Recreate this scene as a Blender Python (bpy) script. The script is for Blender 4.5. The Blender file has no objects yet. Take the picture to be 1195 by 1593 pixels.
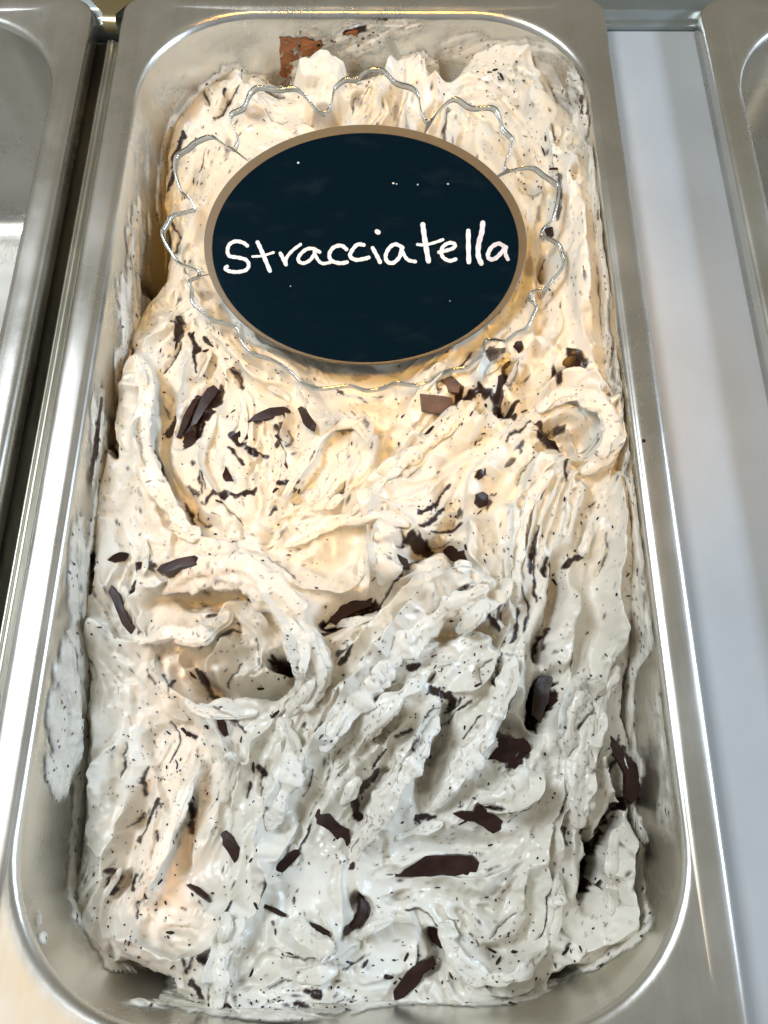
import bpy, math, random
import numpy as np
from mathutils import Vector, Matrix

# ------------------------------------------------------------------ camera
S = 0.001                                  # everything below is in millimetres, scaled to metres
CH, FPX, TILT, ROLL = 196.0, 1200.0, math.radians(21.0), math.radians(0.13)
PW, PH = 1195.0, 1593.0
scene = bpy.context.scene
cam_d = bpy.data.cameras.new("camera")
cam_d.sensor_fit = 'VERTICAL'; cam_d.sensor_height = 36.0; cam_d.sensor_width = 27.0
cam_d.lens = FPX / PH * 36.0
cam_d.clip_start = 0.005; cam_d.clip_end = 50
cam = bpy.data.objects.new("camera", cam_d)
scene.collection.objects.link(cam)
MC = Matrix.Rotation(TILT, 4, 'X') @ Matrix.Rotation(ROLL, 4, 'Z')
cam.matrix_world = Matrix.Translation((0, 0, CH * S)) @ MC
scene.camera = cam

# ------------------------------------------------------------------ light
scene.view_settings.view_transform = 'Standard'
scene.view_settings.look = 'None'
scene.view_settings.exposure = 0.04
scene.view_settings.gamma = 1.0
w = bpy.data.worlds.new("World"); scene.world = w; w.use_nodes = True
nt = w.node_tree; nt.nodes.clear()
wo = nt.nodes.new('ShaderNodeOutputWorld'); bg = nt.nodes.new('ShaderNodeBackground')
tc = nt.nodes.new('ShaderNodeTexCoord'); sx = nt.nodes.new('ShaderNodeSeparateXYZ')
nt.links.new(tc.outputs['Generated'], sx.inputs[0])
rmp = nt.nodes.new('ShaderNodeValToRGB')   # back of the cabinet (+y) olive grey, room in front cooler and brighter
rmp.color_ramp.elements[0].position = 0.0; rmp.color_ramp.elements[0].color = (0.68, 0.71, 0.77, 1)
rmp.color_ramp.elements[1].position = 1.0; rmp.color_ramp.elements[1].color = (0.50, 0.46, 0.36, 1)
e = rmp.color_ramp.elements.new(0.5); e.color = (0.61, 0.60, 0.53, 1)
mr = nt.nodes.new('ShaderNodeMapRange'); mr.inputs['From Min'].default_value = -1
nt.links.new(sx.outputs['Y'], mr.inputs['Value']); nt.links.new(mr.outputs[0], rmp.inputs[0])
nt.links.new(rmp.outputs[0], bg.inputs[0]); bg.inputs[1].default_value = 0.46
nt.links.new(bg.outputs[0], wo.inputs[0])

def area(name, loc, target, sx_, sy_, power, col, spread=180):
    d = bpy.data.lights.new(name, 'AREA'); d.shape = 'RECTANGLE'
    d.size = sx_ * S; d.size_y = sy_ * S; d.energy = power; d.color = col
    d.spread = math.radians(spread)
    o = bpy.data.objects.new(name, d); scene.collection.objects.link(o)
    L = Vector(loc) * S; T = Vector(target) * S
    o.location = L
    o.rotation_euler = (T - L).to_track_quat('-Z', 'Y').to_euler()
    return o
area("window_light", (-350, 200, 560), (0, 90, 0), 200, 200, 3.9, (0.80, 0.89, 1.0))
area("side_window_light", (760, 150, 330), (100, 150, 0), 380, 90, 5.4, (0.62, 0.78, 1.0))
area("cabinet_lamp", (30, 20, 600), (-8, 171, -18), 150, 190, 0.078, (1.0, 0.50, 0.06), 11)
area("warm_slot_lamp", (-57, 30, 560), (-57, 30, -22), 17, 125, 0.0042, (1.0, 0.52, 0.22), 3)
area("warm_slot_lamp", (-24, 66, 560), (-24, 66, -22), 26, 34, 0.0014, (1.0, 0.52, 0.22), 3)
area("ceiling_lamp", (-400, -230, 880), (-40, 0, 0), 320, 320, 0.42, (1.0, 0.70, 0.34))

# ------------------------------------------------------------------ photo-plan <-> place mapping (static numbers at authoring time)
M3 = np.array(MC.to_3x3())
RX, UP, BK = M3[:, 0], M3[:, 1], M3[:, 2]
def proj(x, y, z):
    pz = z - CH
    a = x * RX[0] + y * RX[1] + pz * RX[2]
    b = x * UP[0] + y * UP[1] + pz * UP[2]
    c = -(x * BK[0] + y * BK[1] + pz * BK[2])
    return PW / 2 + FPX * a / c, PH / 2 - FPX * b / c
def ray(u, v):
    a = (u - PW / 2) / FPX; b = (PH / 2 - v) / FPX
    return (a * RX[0] + b * UP[0] - BK[0], a * RX[1] + b * UP[1] - BK[1], a * RX[2] + b * UP[2] - BK[2])
def unproj(u, v, z):
    dx, dy, dz = ray(u, v)
    t = (z - CH) / dz
    return dx * t, dy * t

# ------------------------------------------------------------------ helpers
rnd = random.Random(7)
rng = np.random.default_rng(11)
def link(o): scene.collection.objects.link(o); return o
def mesh_obj(name, verts, faces, mat, parent=None, smooth=True, loc=(0, 0, 0)):
    me = bpy.data.meshes.new(name)
    me.from_pydata([(v[0] * S, v[1] * S, v[2] * S) for v in verts], [], faces)
    me.update()
    if smooth: me.polygons.foreach_set('use_smooth', [True] * len(me.polygons))
    if mat: me.materials.append(mat)
    o = link(bpy.data.objects.new(name, me))
    o.location = Vector(loc) * S
    if parent: o.parent = parent
    return o
def tag(o, label=None, cat=None, group=None, kind=None):
    if label: o['label'] = label
    if cat: o['category'] = cat
    if group: o['group'] = group
    if kind: o['kind'] = kind
    return o
def empty(name, loc=(0, 0, 0)):
    o = bpy.data.objects.new(name, None); o.empty_display_size = 0.01; o.location = Vector(loc) * S
    return link(o)

class NT:
    def __init__(self, name):
        self.m = bpy.data.materials.new(name); self.m.use_nodes = True
        self.t = self.m.node_tree; self.t.nodes.clear()
        self.out = self.t.nodes.new('ShaderNodeOutputMaterial')
    def n(self, typ, **kw):
        nd = self.t.nodes.new(typ)
        for k, v in kw.items():
            if k in nd.inputs.keys(): nd.inputs[k].default_value = v
            else: setattr(nd, k, v)
        return nd
    def l(self, a, b): self.t.links.new(a, b)
    def noise(self, scale, detail=4, rough=0.55, vec=None, stretch=None):
        nd = self.n('ShaderNodeTexNoise'); nd.inputs['Scale'].default_value = scale
        nd.inputs['Detail'].default_value = detail; nd.inputs['Roughness'].default_value = rough
        c = self.n('ShaderNodeTexCoord')
        if stretch:
            mp = self.n('ShaderNodeMapping'); mp.inputs['Scale'].default_value = stretch
            self.l(c.outputs['Object'], mp.inputs[0]); self.l(mp.outputs[0], nd.inputs['Vector'])
        else: self.l(c.outputs['Object'], nd.inputs['Vector'])
        return nd.outputs['Fac']
    def ramp(self, fac, stops):
        r = self.n('ShaderNodeValToRGB'); cr = r.color_ramp
        cr.elements[0].position, cr.elements[0].color = stops[0][0], (*stops[0][1], 1)
        cr.elements[1].position, cr.elements[1].color = stops[-1][0], (*stops[-1][1], 1)
        for p, c in stops[1:-1]:
            el = cr.elements.new(p); el.color = (*c, 1)
        self.l(fac, r.inputs[0]); return r.outputs[0]
    def maprange(self, v, a, b, c, d):
        m = self.n('ShaderNodeMapRange'); self.l(v, m.inputs['Value'])
        for k, x in zip(('From Min', 'From Max', 'To Min', 'To Max'), (a, b, c, d)): m.inputs[k].default_value = x
        return m.outputs[0]
    def bump(self, h, strength, dist, normal=None):
        b = self.n('ShaderNodeBump'); b.inputs['Strength'].default_value = strength
        b.inputs['Distance'].default_value = dist; self.l(h, b.inputs['Height'])
        if normal: self.l(normal, b.inputs['Normal'])
        return b.outputs[0]

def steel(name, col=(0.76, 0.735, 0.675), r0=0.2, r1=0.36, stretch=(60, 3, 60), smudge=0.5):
    k = NT(name)
    p = k.n('ShaderNodeBsdfPrincipled', Metallic=1.0)
    big = k.noise(28, 5, 0.6)
    fine = k.noise(9, 6, 0.7, stretch=stretch)
    grain = k.noise(2600, 2, 0.6)
    mx = k.n('ShaderNodeMath', operation='MULTIPLY'); k.l(big, mx.inputs[0]); k.l(fine, mx.inputs[1])
    mxx = k.n('ShaderNodeMath', operation='MULTIPLY_ADD'); k.l(mx.outputs[0], mxx.inputs[0]); mxx.inputs[1].default_value = 0.35; k.l(k.maprange(big, 0.3, 0.7, 0.06, 0.16), mxx.inputs[2])
    k.l(k.maprange(mxx.outputs[0], 0.12, 0.28, r0 + 0.04, r1), p.inputs['Roughness'])
    c = k.ramp(big, [(0.3, tuple(x * 0.9 for x in col)), (0.7, col)])
    k.l(c, p.inputs['Base Color'])
    b1 = k.bump(grain, 0.06, 0.00005)
    b2 = k.bump(fine, 0.05, 0.0003, b1)
    k.l(b2, p.inputs['Normal'])
    k.l(p.outputs[0], k.out.inputs[0])
    return k.m

def cream_mat(name, cream=(0.75, 0.715, 0.625), sss=True, film=False):
    k = NT(name)
    p = k.n('ShaderNodeBsdfPrincipled')
    at = k.n('ShaderNodeAttribute', attribute_name='choc')
    sep = k.n('ShaderNodeSeparateColor'); k.l(at.outputs['Color'], sep.inputs[0])
    tone = k.noise(38, 3, 0.5)
    base = k.ramp(tone, [(0.3, (cream[0] * 0.95, cream[1] * 0.94, cream[2] * 0.92)), (0.7, cream)])
    # flecks of ground chocolate just under the surface
    cd = k.n('ShaderNodeTexCoord')
    vor = k.n('ShaderNodeTexVoronoi'); vor.inputs['Scale'].default_value = 420
    k.l(cd.outputs['Object'], vor.inputs['Vector'])
    vs = k.n('ShaderNodeSeparateColor'); k.l(vor.outputs['Color'], vs.inputs[0])
    thr = k.maprange(vs.outputs[0], 0.0, 1.0, -0.42, 0.30)
    lt = k.n('ShaderNodeMath', operation='SUBTRACT'); k.l(thr, lt.inputs[0]); k.l(vor.outputs['Distance'], lt.inputs[1])
    sp = k.maprange(lt.outputs[0], 0.0, 0.12, 0.0, 0.55)
    dn = k.maprange(k.noise(60, 3, 0.6), 0.42, 0.6, 0.0, 1.0)
    ml = k.n('ShaderNodeMath', operation='MULTIPLY'); k.l(sp, ml.inputs[0]); k.l(dn, ml.inputs[1])
    m1 = k.n('ShaderNodeMix', data_type='RGBA'); m1.inputs['B'].default_value = (0.22, 0.16, 0.12, 1)
    k.l(ml.outputs[0], m1.inputs['Factor']); k.l(base, m1.inputs[6]); m1.inputs[7].default_value = (0.20, 0.15, 0.115, 1)
    # grey buried chips (green channel), open chocolate and painted crevice shade (red channel)
    m2 = k.n('ShaderNodeMix', data_type='RGBA'); m2.inputs[7].default_value = (0.30, 0.255, 0.215, 1)
    k.l(sep.outputs[1], m2.inputs['Factor']); k.l(m1.outputs[2], m2.inputs[6])
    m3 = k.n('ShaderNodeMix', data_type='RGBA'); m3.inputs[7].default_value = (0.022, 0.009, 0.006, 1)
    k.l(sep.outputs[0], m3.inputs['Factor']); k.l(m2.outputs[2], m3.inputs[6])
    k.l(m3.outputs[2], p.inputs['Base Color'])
    inv = k.maprange(sep.outputs[0], 0.0, 1.0, 0.14 if sss else 0.0, 0.0)
    k.l(inv, p.inputs['Subsurface Weight'])
    p.inputs['Subsurface Radius'].default_value = (1.0, 0.75, 0.5)
    p.inputs['Subsurface Scale'].default_value = 0.0016
    k.l(k.maprange(k.noise(90, 3, 0.6), 0.3, 0.7, 0.24, 0.45), p.inputs['Roughness'])
    p.inputs['Specular IOR Level'].default_value = 0.5
    b = k.bump(k.noise(1500, 3, 0.6), 0.25, 0.00012)
    b = k.bump(k.noise(260, 3, 0.5), 0.16, 0.0005, b)
    k.l(b, p.inputs['Normal'])
    if film:                                   # thin film: steel shows through
        tr_ = k.n('ShaderNodeBsdfTransparent'); ms = k.n('ShaderNodeMixShader')
        k.l(sep.outputs[2], ms.inputs[0]); k.l(p.outputs[0], ms.inputs[1]); k.l(tr_.outputs[0], ms.inputs[2])
        k.l(ms.outputs[0], k.out.inputs[0])
    else: k.l(p.outputs[0], k.out.inputs[0])
    return k.m

def choc_mat(name, col, rough=0.33):
    k = NT(name)
    p = k.n('ShaderNodeBsdfPrincipled')
    k.l(k.ramp(k.noise(240, 4, 0.6), [(0.3, tuple(c * 0.7 for c in col)), (0.75, tuple(min(1, c * 1.5) for c in col))]), p.inputs['Base Color'])
    k.l(k.maprange(k.noise(300, 3), 0.3, 0.7, rough - 0.08, rough + 0.2), p.inputs['Roughness'])
    p.inputs['Specular IOR Level'].default_value = 0.28
    k.l(k.bump(k.noise(500, 3, 0.6), 0.3, 0.00015), p.inputs['Normal'])
    k.l(p.outputs[0], k.out.inputs[0]); return k.m

def plain(name, col, rough=0.5, bump=0.1, scale=400, spec=0.5, var=0.06):
    k = NT(name)
    p = k.n('ShaderNodeBsdfPrincipled')
    k.l(k.ramp(k.noise(scale * 0.1, 4), [(0.3, tuple(c * (1 - var) for c in col)), (0.7, tuple(min(1, c * (1 + var)) for c in col))]), p.inputs['Base Color'])
    p.inputs['Roughness'].default_value = rough; p.inputs['Specular IOR Level'].default_value = spec
    k.l(k.bump(k.noise(scale, 3), bump, 0.0002), p.inputs['Normal'])
    k.l(p.outputs[0], k.out.inputs[0]); return k.m

STEEL = steel("satin_steel")
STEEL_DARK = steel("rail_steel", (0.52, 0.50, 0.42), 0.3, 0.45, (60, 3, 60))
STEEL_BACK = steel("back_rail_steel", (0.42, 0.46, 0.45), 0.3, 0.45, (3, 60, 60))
CREAM = cream_mat("stracciatella_cream")
CREAM_FILM = cream_mat("thin_cream_film", sss=False, film=True)
CHOC = choc_mat("dark_chocolate", (0.022, 0.008, 0.005), 0.32)
CHOC_DULL = choc_mat("bloomed_chocolate", (0.11, 0.075, 0.065), 0.4)
WHITE = plain("white_plastic", (0.42, 0.425, 0.415), 0.6, 0.04, 300, 0.3)
DARK = plain("dark_gap", (0.03, 0.03, 0.028), 0.6)

# ------------------------------------------------------------------ pans
def rrect(cx, cy, hw, hl, r, n=14):
    pts = []
    for (sx_, sy_, a0) in ((1, 1, 0), (-1, 1, 90), (-1, -1, 180), (1, -1, 270)):
        for i in range(n + 1):
            a = math.radians(a0 + 90 * i / n)
            pts.append((cx + sx_ * (hw - r) + r * math.cos(a), cy + sy_ * (hl - r) + r * math.sin(a)))
    return pts
OHW, OHL, IHW, IHL, IR = 88.0, 167.0, 79.5, 158.8, 39.0
def wall_section(depth):                    # half width, half length, radius of the inner wall at a depth
    t = depth / 100.0
    return IHW - 1.6 - 5 * t, IHL - 1.6 - 5 * t, IR - 1 - 5 * t
def make_pan(name, cx, cy, label, cat, group):
    root = empty(name, (cx, cy, 0))
    tag(root, label, cat, group)
    def loft(pn, rings, mat, cap=False):
        vs, fs = [], []
        for (hw, hl, r, z) in rings:
            vs += [(x, y, z) for x, y in rrect(0, 0, hw, hl, r)]
        n = len(vs) // len(rings)
        for i in range(len(rings) - 1):
            for j in range(n):
                a, b = i * n + j, i * n + (j + 1) % n
                fs.append((a, b, b + n, a + n))
        if cap: fs.append(tuple(range((len(rings) - 1) * n, len(rings) * n)))
        return mesh_obj(pn, vs, fs, mat, root)
    # rim: rolled outer skirt, flat band with a stiffening step, corner web, rolled opening edge
    rim = [(OHW - 1.6, OHL - 1.6, 8.0, -8.5), (OHW - 0.25, OHL - 0.25, 9.0, -8.0), (OHW - 0.1, OHL - 0.1, 9.2, -2.2), (OHW - 0.4, OHL - 0.4, 9, -1.0), (OHW - 1.1, OHL - 1.1, 8.4, -0.35),
           (OHW - 1.9, OHL - 1.9, 7.8, -0.12), (OHW - 3.0, OHL - 3.0, 7.2, 0.0), (OHW - 7.0, OHL - 6.4, 11.0, -0.05), (OHW - 7.7, OHL - 7.0, 15, -0.3),
           (IHW + 0.55, IHL + 0.6, IR - 5, -0.8), (IHW + 0.2, IHL + 0.2, IR - 1, -0.85), (IHW - 0.4, IHL - 0.4, IR, -1.15),
           (IHW - 1.0, IHL - 1.0, IR, -1.9), (IHW - 1.35, IHL - 1.35, IR, -3.2)]
    loft('rim', rim, STEEL)
    wall = [(IHW - 1.35, IHL - 1.35, IR, -3.2), (IHW - 1.6, IHL - 1.6, IR - 1, -4.5)]
    for d in range(10, 96, 5):
        a, b, r = wall_section(d); wall.append((a, b, r, -d))
    a, b, r = wall_section(98); wall.append((a - 3, b - 3, r - 3, -98.5)); wall.append((a - 8, b - 8, r - 8, -100))
    loft('basin', wall, STEEL, cap=True)
    return root
PCX, PCY = -7.7, 112.2
pan = make_pan('gelato_pan', PCX, PCY, "middle stainless steel pan holding the stracciatella gelato", 'pan', 'steel gelato pans')
make_pan('gelato_pan', -194.3, PCY - 1.5, "left stainless steel pan, only its right rim and corner in view", 'pan', 'steel gelato pans')
make_pan('gelato_pan', 202.6, PCY - 1.2, "right stainless steel pan beyond the white divider panel", 'pan', 'steel gelato pans')

# ------------------------------------------------------------------ counter round the pans
def box(x0, x1, y0, y1, z0, z1, bev=0.0):
    if bev <= 0:
        v = [(x, y, z) for z in (z0, z1) for y in (y0, y1) for x in (x0, x1)]
        f = [(0, 2, 3, 1), (4, 5, 7, 6), (0, 1, 5, 4), (2, 6, 7, 3), (0, 4, 6, 2), (1, 3, 7, 5)]
        return v, f
    b = bev; v = []; ring = [(z0, 0), (z1 - b, 0), (z1 - 0.3 * b, 0.3 * b), (z1, b)]
    for z, i in ring:
        v += [(x0 + i, y0 + i, z), (x1 - i, y0 + i, z), (x1 - i, y1 - i, z), (x0 + i, y1 - i, z)]
    f = [(3, 2, 1, 0)]
    for k in range(3):
        for j in range(4):
            a, c = k * 4 + j, k * 4 + (j + 1) % 4
            f.append((a, c, c + 4, a + 4))
    f.append((12, 13, 14, 15))
    return v, f
def strip_profile(prof, y0, y1):            # profile (x,z) run along y
    n = len(prof); v = [(x, y0, z) for x, z in prof] + [(x, y1, z) for x, z in prof]
    f = [(i, i + 1, n + i + 1, n + i) for i in range(n - 1)]
    return v, f
v, f = box(-420, 460, -160, 420, -125, -118)
tag(mesh_obj('cabinet_floor', v, f, DARK, smooth=False), kind='structure')

# white divider panel
yb = unproj(1000, 48, -8)[1]
v, f = box(PCX + OHW - 4, 120.5, -150, yb, -11, -8, 0.4)
pn = mesh_obj('white_divider', v, f, WHITE, smooth=False)
tag(pn, "white plastic strip filling the gap between the middle and right pans", 'divider')
# ------------------------------------------------------------------ steel rail at the back
rb = empty('back_rail', (0, yb + 0.6, -6))
tag(rb, "grey steel rail running behind the pans along the top edge", 'rail')
prof = [(0.0, -14), (0.0, -7.2), (0.5, -6.6), (2.4, -6.3), (3.4, -5.8), (4.2, -4.2), (5.2, -3.6), (30, -3.2), (90, -3.0)]
n = len(prof)
vs = [(x, p[0], p[1] + 6) for x in (-400, 460) for p in prof]
fs = [(i, n + i, n + i + 1, i + 1) for i in range(n - 1)]
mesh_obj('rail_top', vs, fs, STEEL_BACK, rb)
# grooved divider bar between the left and middle pans
db = empty('divider_bar', (-101, 100, -6))
tag(db, "narrow grooved steel bar between the left and middle pans", 'bar')
prof = [(-9, -4.4), (-2.6, -4.2), (-2.3, -3.2), (-1.9, -2.8), (-1.3, -2.7), (-1.05, -3.0), (-0.95, -3.8), (-0.8, -3.0), (-0.4, -2.6), (0.3, -2.7), (0.8, -3.2), (1.4, -3.5), (9, -3.7)]
v, f = strip_profile(prof, -250, 166)
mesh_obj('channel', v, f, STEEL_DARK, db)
# brass-toned bracket at the head of the bar
br = empty('bracket', (-101, 270, -2))
tag(br, "small brassy bracket at the head of the grooved divider bar", 'bracket')
BRASS = steel("brass_tone_steel", (0.62, 0.50, 0.28), 0.18, 0.3, (60, 3, 60))
prof2 = [(-4.2, -4.0), (-3.6, -1.0), (-2.6, 0.2), (0, 0.6), (10, 0.6), (40, 0.8)]
vs = []; xs = [(-3.0), 3.0]
for t, (yy, zz) in enumerate(prof2):
    ww = 2.9 + max(0, yy) * 0.75
    vs += [(-ww + 0.8, yy + 0.5, zz), (ww, yy, zz)]
fs = [(2 * i, 2 * i + 1, 2 * i + 3, 2 * i + 2) for i in range(len(prof2) - 1)]
mesh_obj('tongue', vs, fs, BRASS, br)

exec_gelato = True
# ------------------------------------------------------------------ noise tools
def vnoise(x, y, seed):
    r = np.random.default_rng(seed); T = r.random((256, 256))
    xi = np.floor(x).astype(int); yi = np.floor(y).astype(int)
    fx = x - xi; fy = y - yi
    fx = fx * fx * fx * (fx * (fx * 6 - 15) + 10); fy = fy * fy * fy * (fy * (fy * 6 - 15) + 10)
    a = T[yi & 255, xi & 255]; b = T[yi & 255, (xi + 1) & 255]
    c = T[(yi + 1) & 255, xi & 255]; d = T[(yi + 1) & 255, (xi + 1) & 255]
    return (a * (1 - fx) + b * fx) * (1 - fy) + (c * (1 - fx) + d * fx) * fy
def fbm(x, y, seed, octv=4, g=0.5):
    s = 0; a = 1; t = 0
    for i in range(octv):
        s = s + a * vnoise(x * 2 ** i + 17 * i, y * 2 ** i + 31 * i, seed + i); t += a; a *= g
    return s / t - 0.5
def gblur(a, s):
    h, w_ = a.shape
    p = int(4 * s) + 2
    b = np.pad(a, p, mode='edge')
    fy = np.fft.fftfreq(b.shape[0])[:, None]; fx = np.fft.rfftfreq(b.shape[1])[None, :]
    F = np.fft.rfft2(b) * np.exp(-2 * (np.pi * s) ** 2 * (fx ** 2 + fy ** 2))
    return np.fft.irfft2(F, b.shape)[p:p + h, p:p + w_]
def smooth01(t): t = np.clip(t, 0, 1); return t * t * (3 - 2 * t)

# ------------------------------------------------------------------ gelato: macro height (mm below the rim) at plan points
CTRL = [(330, 110, -26), (450, 110, -22), (600, 100, -20), (720, 90, -18), (850, 120, -14), (280, 200, -26), (920, 200, -9), (270, 330, -27),
        (600, 330, -20), (935, 330, -8), (225, 470, -24), (400, 470, -23), (600, 480, -20), (800, 470, -14), (935, 480, -10),
        (195, 600, -19), (330, 620, -22), (560, 620, -25), (700, 600, -17), (860, 620, -12), (955, 620, -11), (160, 760, -16), (300, 760, -20), (450, 740, -21),
        (600, 760, -19), (780, 760, -14), (970, 760, -11), (140, 900, -16), (300, 900, -19), (500, 880, -18), (700, 880, -17), (850, 900, -16), (985, 900, -11),
        (135, 1050, -22), (350, 1040, -20), (550, 1050, -19), (740, 1000, -16), (880, 1050, -18), (978, 1050, -22), (125, 1250, -31), (300, 1250, -22), (500, 1250, -20),
        (700, 1200, -19), (880, 1250, -21), (985, 1250, -27), (105, 1430, -31), (300, 1430, -22), (500, 1430, -21), (700, 1430, -24), (880, 1430, -24), (980, 1430, -29),
        (110, 1510, -28), (330, 1575, -16), (500, 1580, -16), (700, 1575, -20), (900, 1520, -27)]
CA = np.array(CTRL, float)
def zbase_uv(u, v):
    num = 0; den = 0
    for cx_, cy_, cz_ in CTRL:
        d2 = ((u - cx_) ** 2 + (v - cy_) ** 2) / 95.0 ** 2
        w_ = np.exp(-d2) + 0.01 / (1 + d2) ** 2
        num = num + w_ * cz_; den = den + w_
    return num / den

# outline of the gelato in plan points
OUT = [(330, 112), (300, 140), (268, 185), (258, 240), (256, 300), (262, 350), (262, 400), (255, 430), (225, 470), (205, 505), (196, 560), (182, 640), (165, 720), (148, 800), (140, 860),
       (128, 930), (124, 980), (138, 1050), (130, 1120), (132, 1200), (126, 1300), (108, 1400), (90, 1440), (95, 1490), (150, 1536), (172, 1525), (190, 1502), (215, 1512), (238, 1528), (275, 1548), (310, 1565), (330, 1592), (420, 1600), (500, 1598),
       (540, 1575), (620, 1578), (740, 1590), (845, 1562), (868, 1528), (885, 1500), (930, 1516), (975, 1497), (985, 1480), (976, 1420), (980, 1340), (985, 1250), (997, 1200), (985, 1160),
       (972, 1110), (978, 1050), (985, 950), (990, 860), (985, 780), (970, 700), (955, 620), (945, 560), (938, 480), (930, 400), (925, 300), (915, 230), (900, 190),
       (870, 160), (850, 110), (810, 78), (765, 72), (735, 85), (715, 108), (690, 125), (665, 100), (640, 92), (600, 104), (560, 118), (520, 104), (500, 96), (470, 104), (450, 130), (420, 126), (380, 104), (350, 98)]

# strokes: points, height mm, width left px, width right px, (power)
ST = []
def st(pts, h, wl, wr, p=2.0, taper=0.25, flow=1.0): ST.append((pts, h, wl, wr, p, taper, flow))
# upper left under and round the sign
st([(280, 330), (300, 260), (350, 190), (400, 150)], 3.0, 25, 22)
st([(350, 110), (370, 150), (420, 190)], 2.5, 14, 20)
st([(455, 135), (500, 125), (545, 135)], 3.6, 26, 30)
st([(470, 180), (510, 190), (540, 160)], -4.0, 10, 12)
st([(600, 175), (610, 120), (640, 100), (665, 130)], 4.0, 12, 18)
st([(640, 230), (650, 180), (680, 160), (690, 120)], 4.5, 9, 14)
st([(700, 260), (700, 200), (700, 160)], 3.0, 7, 12)
st([(760, 110), (800, 130), (850, 190), (870, 260), (880, 330)], 3.0, 30, 12)
st([(720, 110), (740, 85), (790, 85), (830, 110)], 3.0, 12, 22)
st([(690, 145), (740, 150), (800, 210), (830, 280)], -2.0, 8, 20)
st([(900, 210), (905, 300), (915, 400), (930, 520)], 3.0, 26, 22)
st([(850, 330), (848, 400), (842, 470), (850, 560)], -3.5, 12, 9)
st([(905, 380), (900, 450), (915, 520), (935, 590)], 2.5, 30, 16)
# dish below the sign
st([(500, 640), (560, 655), (610, 650), (640, 600)], -3.5, 40, 22, 2, 0.3, 0.4)
st([(440, 780), (480, 720), (510, 668), (550, 655), (570, 690)], 3.2, 22, 9)
st([(560, 650), (575, 680), (565, 710)], 3.6, 10, 12)
st([(470, 590), (485, 640), (500, 700)], 3.0, 18, 9)
# left mass
st([(215, 545), (235, 600), (215, 680), (235, 760), (300, 850)], 4.0, 12, 26)
st([(250, 590), (262, 640), (255, 700), (300, 790), (360, 850)], -3.2, 7, 16)
st([(205, 540), (190, 620), (170, 720), (155, 830)], 3.0, 26, 14)
st([(290, 500), (240, 520), (215, 545)], 3.0, 12, 18)
st([(320, 480), (350, 540), (400, 590), (470, 600)], 2.6, 16, 10)
st([(300, 560), (270, 620), (262, 680)], 2.2, 9, 13)
st([(345, 600), (330, 660), (300, 720), (330, 780), (380, 840)], 2.8, 13, 20)
st([(440, 660), (452, 720), (440, 780), (400, 850)], 2.6, 12, 10)
st([(250, 840), (320, 850), (380, 870), (420, 830), (500, 800)], 3.4, 7, 16)
st([(215, 800), (215, 850), (225, 900), (205, 960)], 2.2, 9, 7)
# fan of furrows to the right of centre
st([(545, 800), (600, 740), (660, 680), (720, 640), (745, 615)], 3.4, 10, 20)
st([(570, 810), (640, 745), (710, 690), (780, 650)], 2.6, 8, 14)
st([(600, 690), (640, 640), (680, 600), (700, 570)], 3.2, 10, 15)
st([(640, 690), (690, 650), (730, 600)], -3.5, 9, 9)
st([(730, 600), (770, 560), (840, 540)], 2.8, 9, 14)
st([(770, 640), (800, 590), (850, 540), (860, 520)], 3.0, 8, 13)
st([(720, 800), (760, 730), (790, 680), (800, 640)], 3.0, 12, 18)
st([(800, 640), (760, 640), (740, 610)], -3, 8, 8)
st([(640, 860), (690, 830), (730, 770)], -2.6, 9, 13)
# curl and strands on the right
st([(830, 640), (850, 620), (890, 612), (930, 628), (955, 665), (945, 710), (905, 740)], 4.4, 15, 18)
st([(850, 655), (880, 680), (905, 700), (900, 660)], -4.0, 12, 12, 2, .2, .3)
st([(845, 600), (880, 590), (920, 600), (935, 640)], -2.5, 8, 8)
st([(860, 590), (880, 560), (910, 570), (920, 610)], 2.8, 9, 12)
st([(830, 700), (860, 690), (900, 715)], -3.0, 6, 7)
for k in range(7):
    o = k * 15
    st([(790 + o * 0.9, 960 - o), (800 + o, 860 - o * 0.3), (812 + o, 790), (850 + o * 0.7, 735 + o * 0.15), (890 + o * 0.4, 722 + o * 0.25)], 2.4 + 0.4 * (k % 3), 5, 9)
st([(790, 940), (795, 860), (815, 780), (850, 700)], 3.0, 7, 16)
# big smooth lobe, right
st([(960, 700), (975, 800), (975, 900), (965, 1000), (930, 1080)], 4.0, 40, 24)
st([(905, 900), (880, 960), (870, 1030), (885, 1060)], 3.0, 18, 26)
st([(925, 860), (935, 940), (915, 1020)], -1.6, 26, 26)
st([(870, 860), (862, 920), (840, 1000), (850, 1060)], -3.6, 9, 10)
st([(975, 940), (960, 1030), (935, 1100)], 1.5, 6, 6)
# block at the centre
st([(430, 860), (490, 825), (560, 800), (620, 800)], 5.0, 8, 36, 3)
st([(600, 810), (598, 850), (585, 900), (575, 925)], 4.8, 30, 6, 3)
st([(400, 870), (440, 905), (500, 915), (560, 925)], 2.6, 16, 9)
st([(490, 975), (540, 950), (590, 935), (620, 915)], -4.5, 13, 12)
st([(620, 870), (660, 855), (700, 850), (740, 900)], -4.0, 9, 11)
st([(600, 800), (640, 820), (660, 850), (690, 860)], 2.8, 8, 8)
st([(730, 800), (740, 860), (780, 900)], 2.4, 24, 12)
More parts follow.
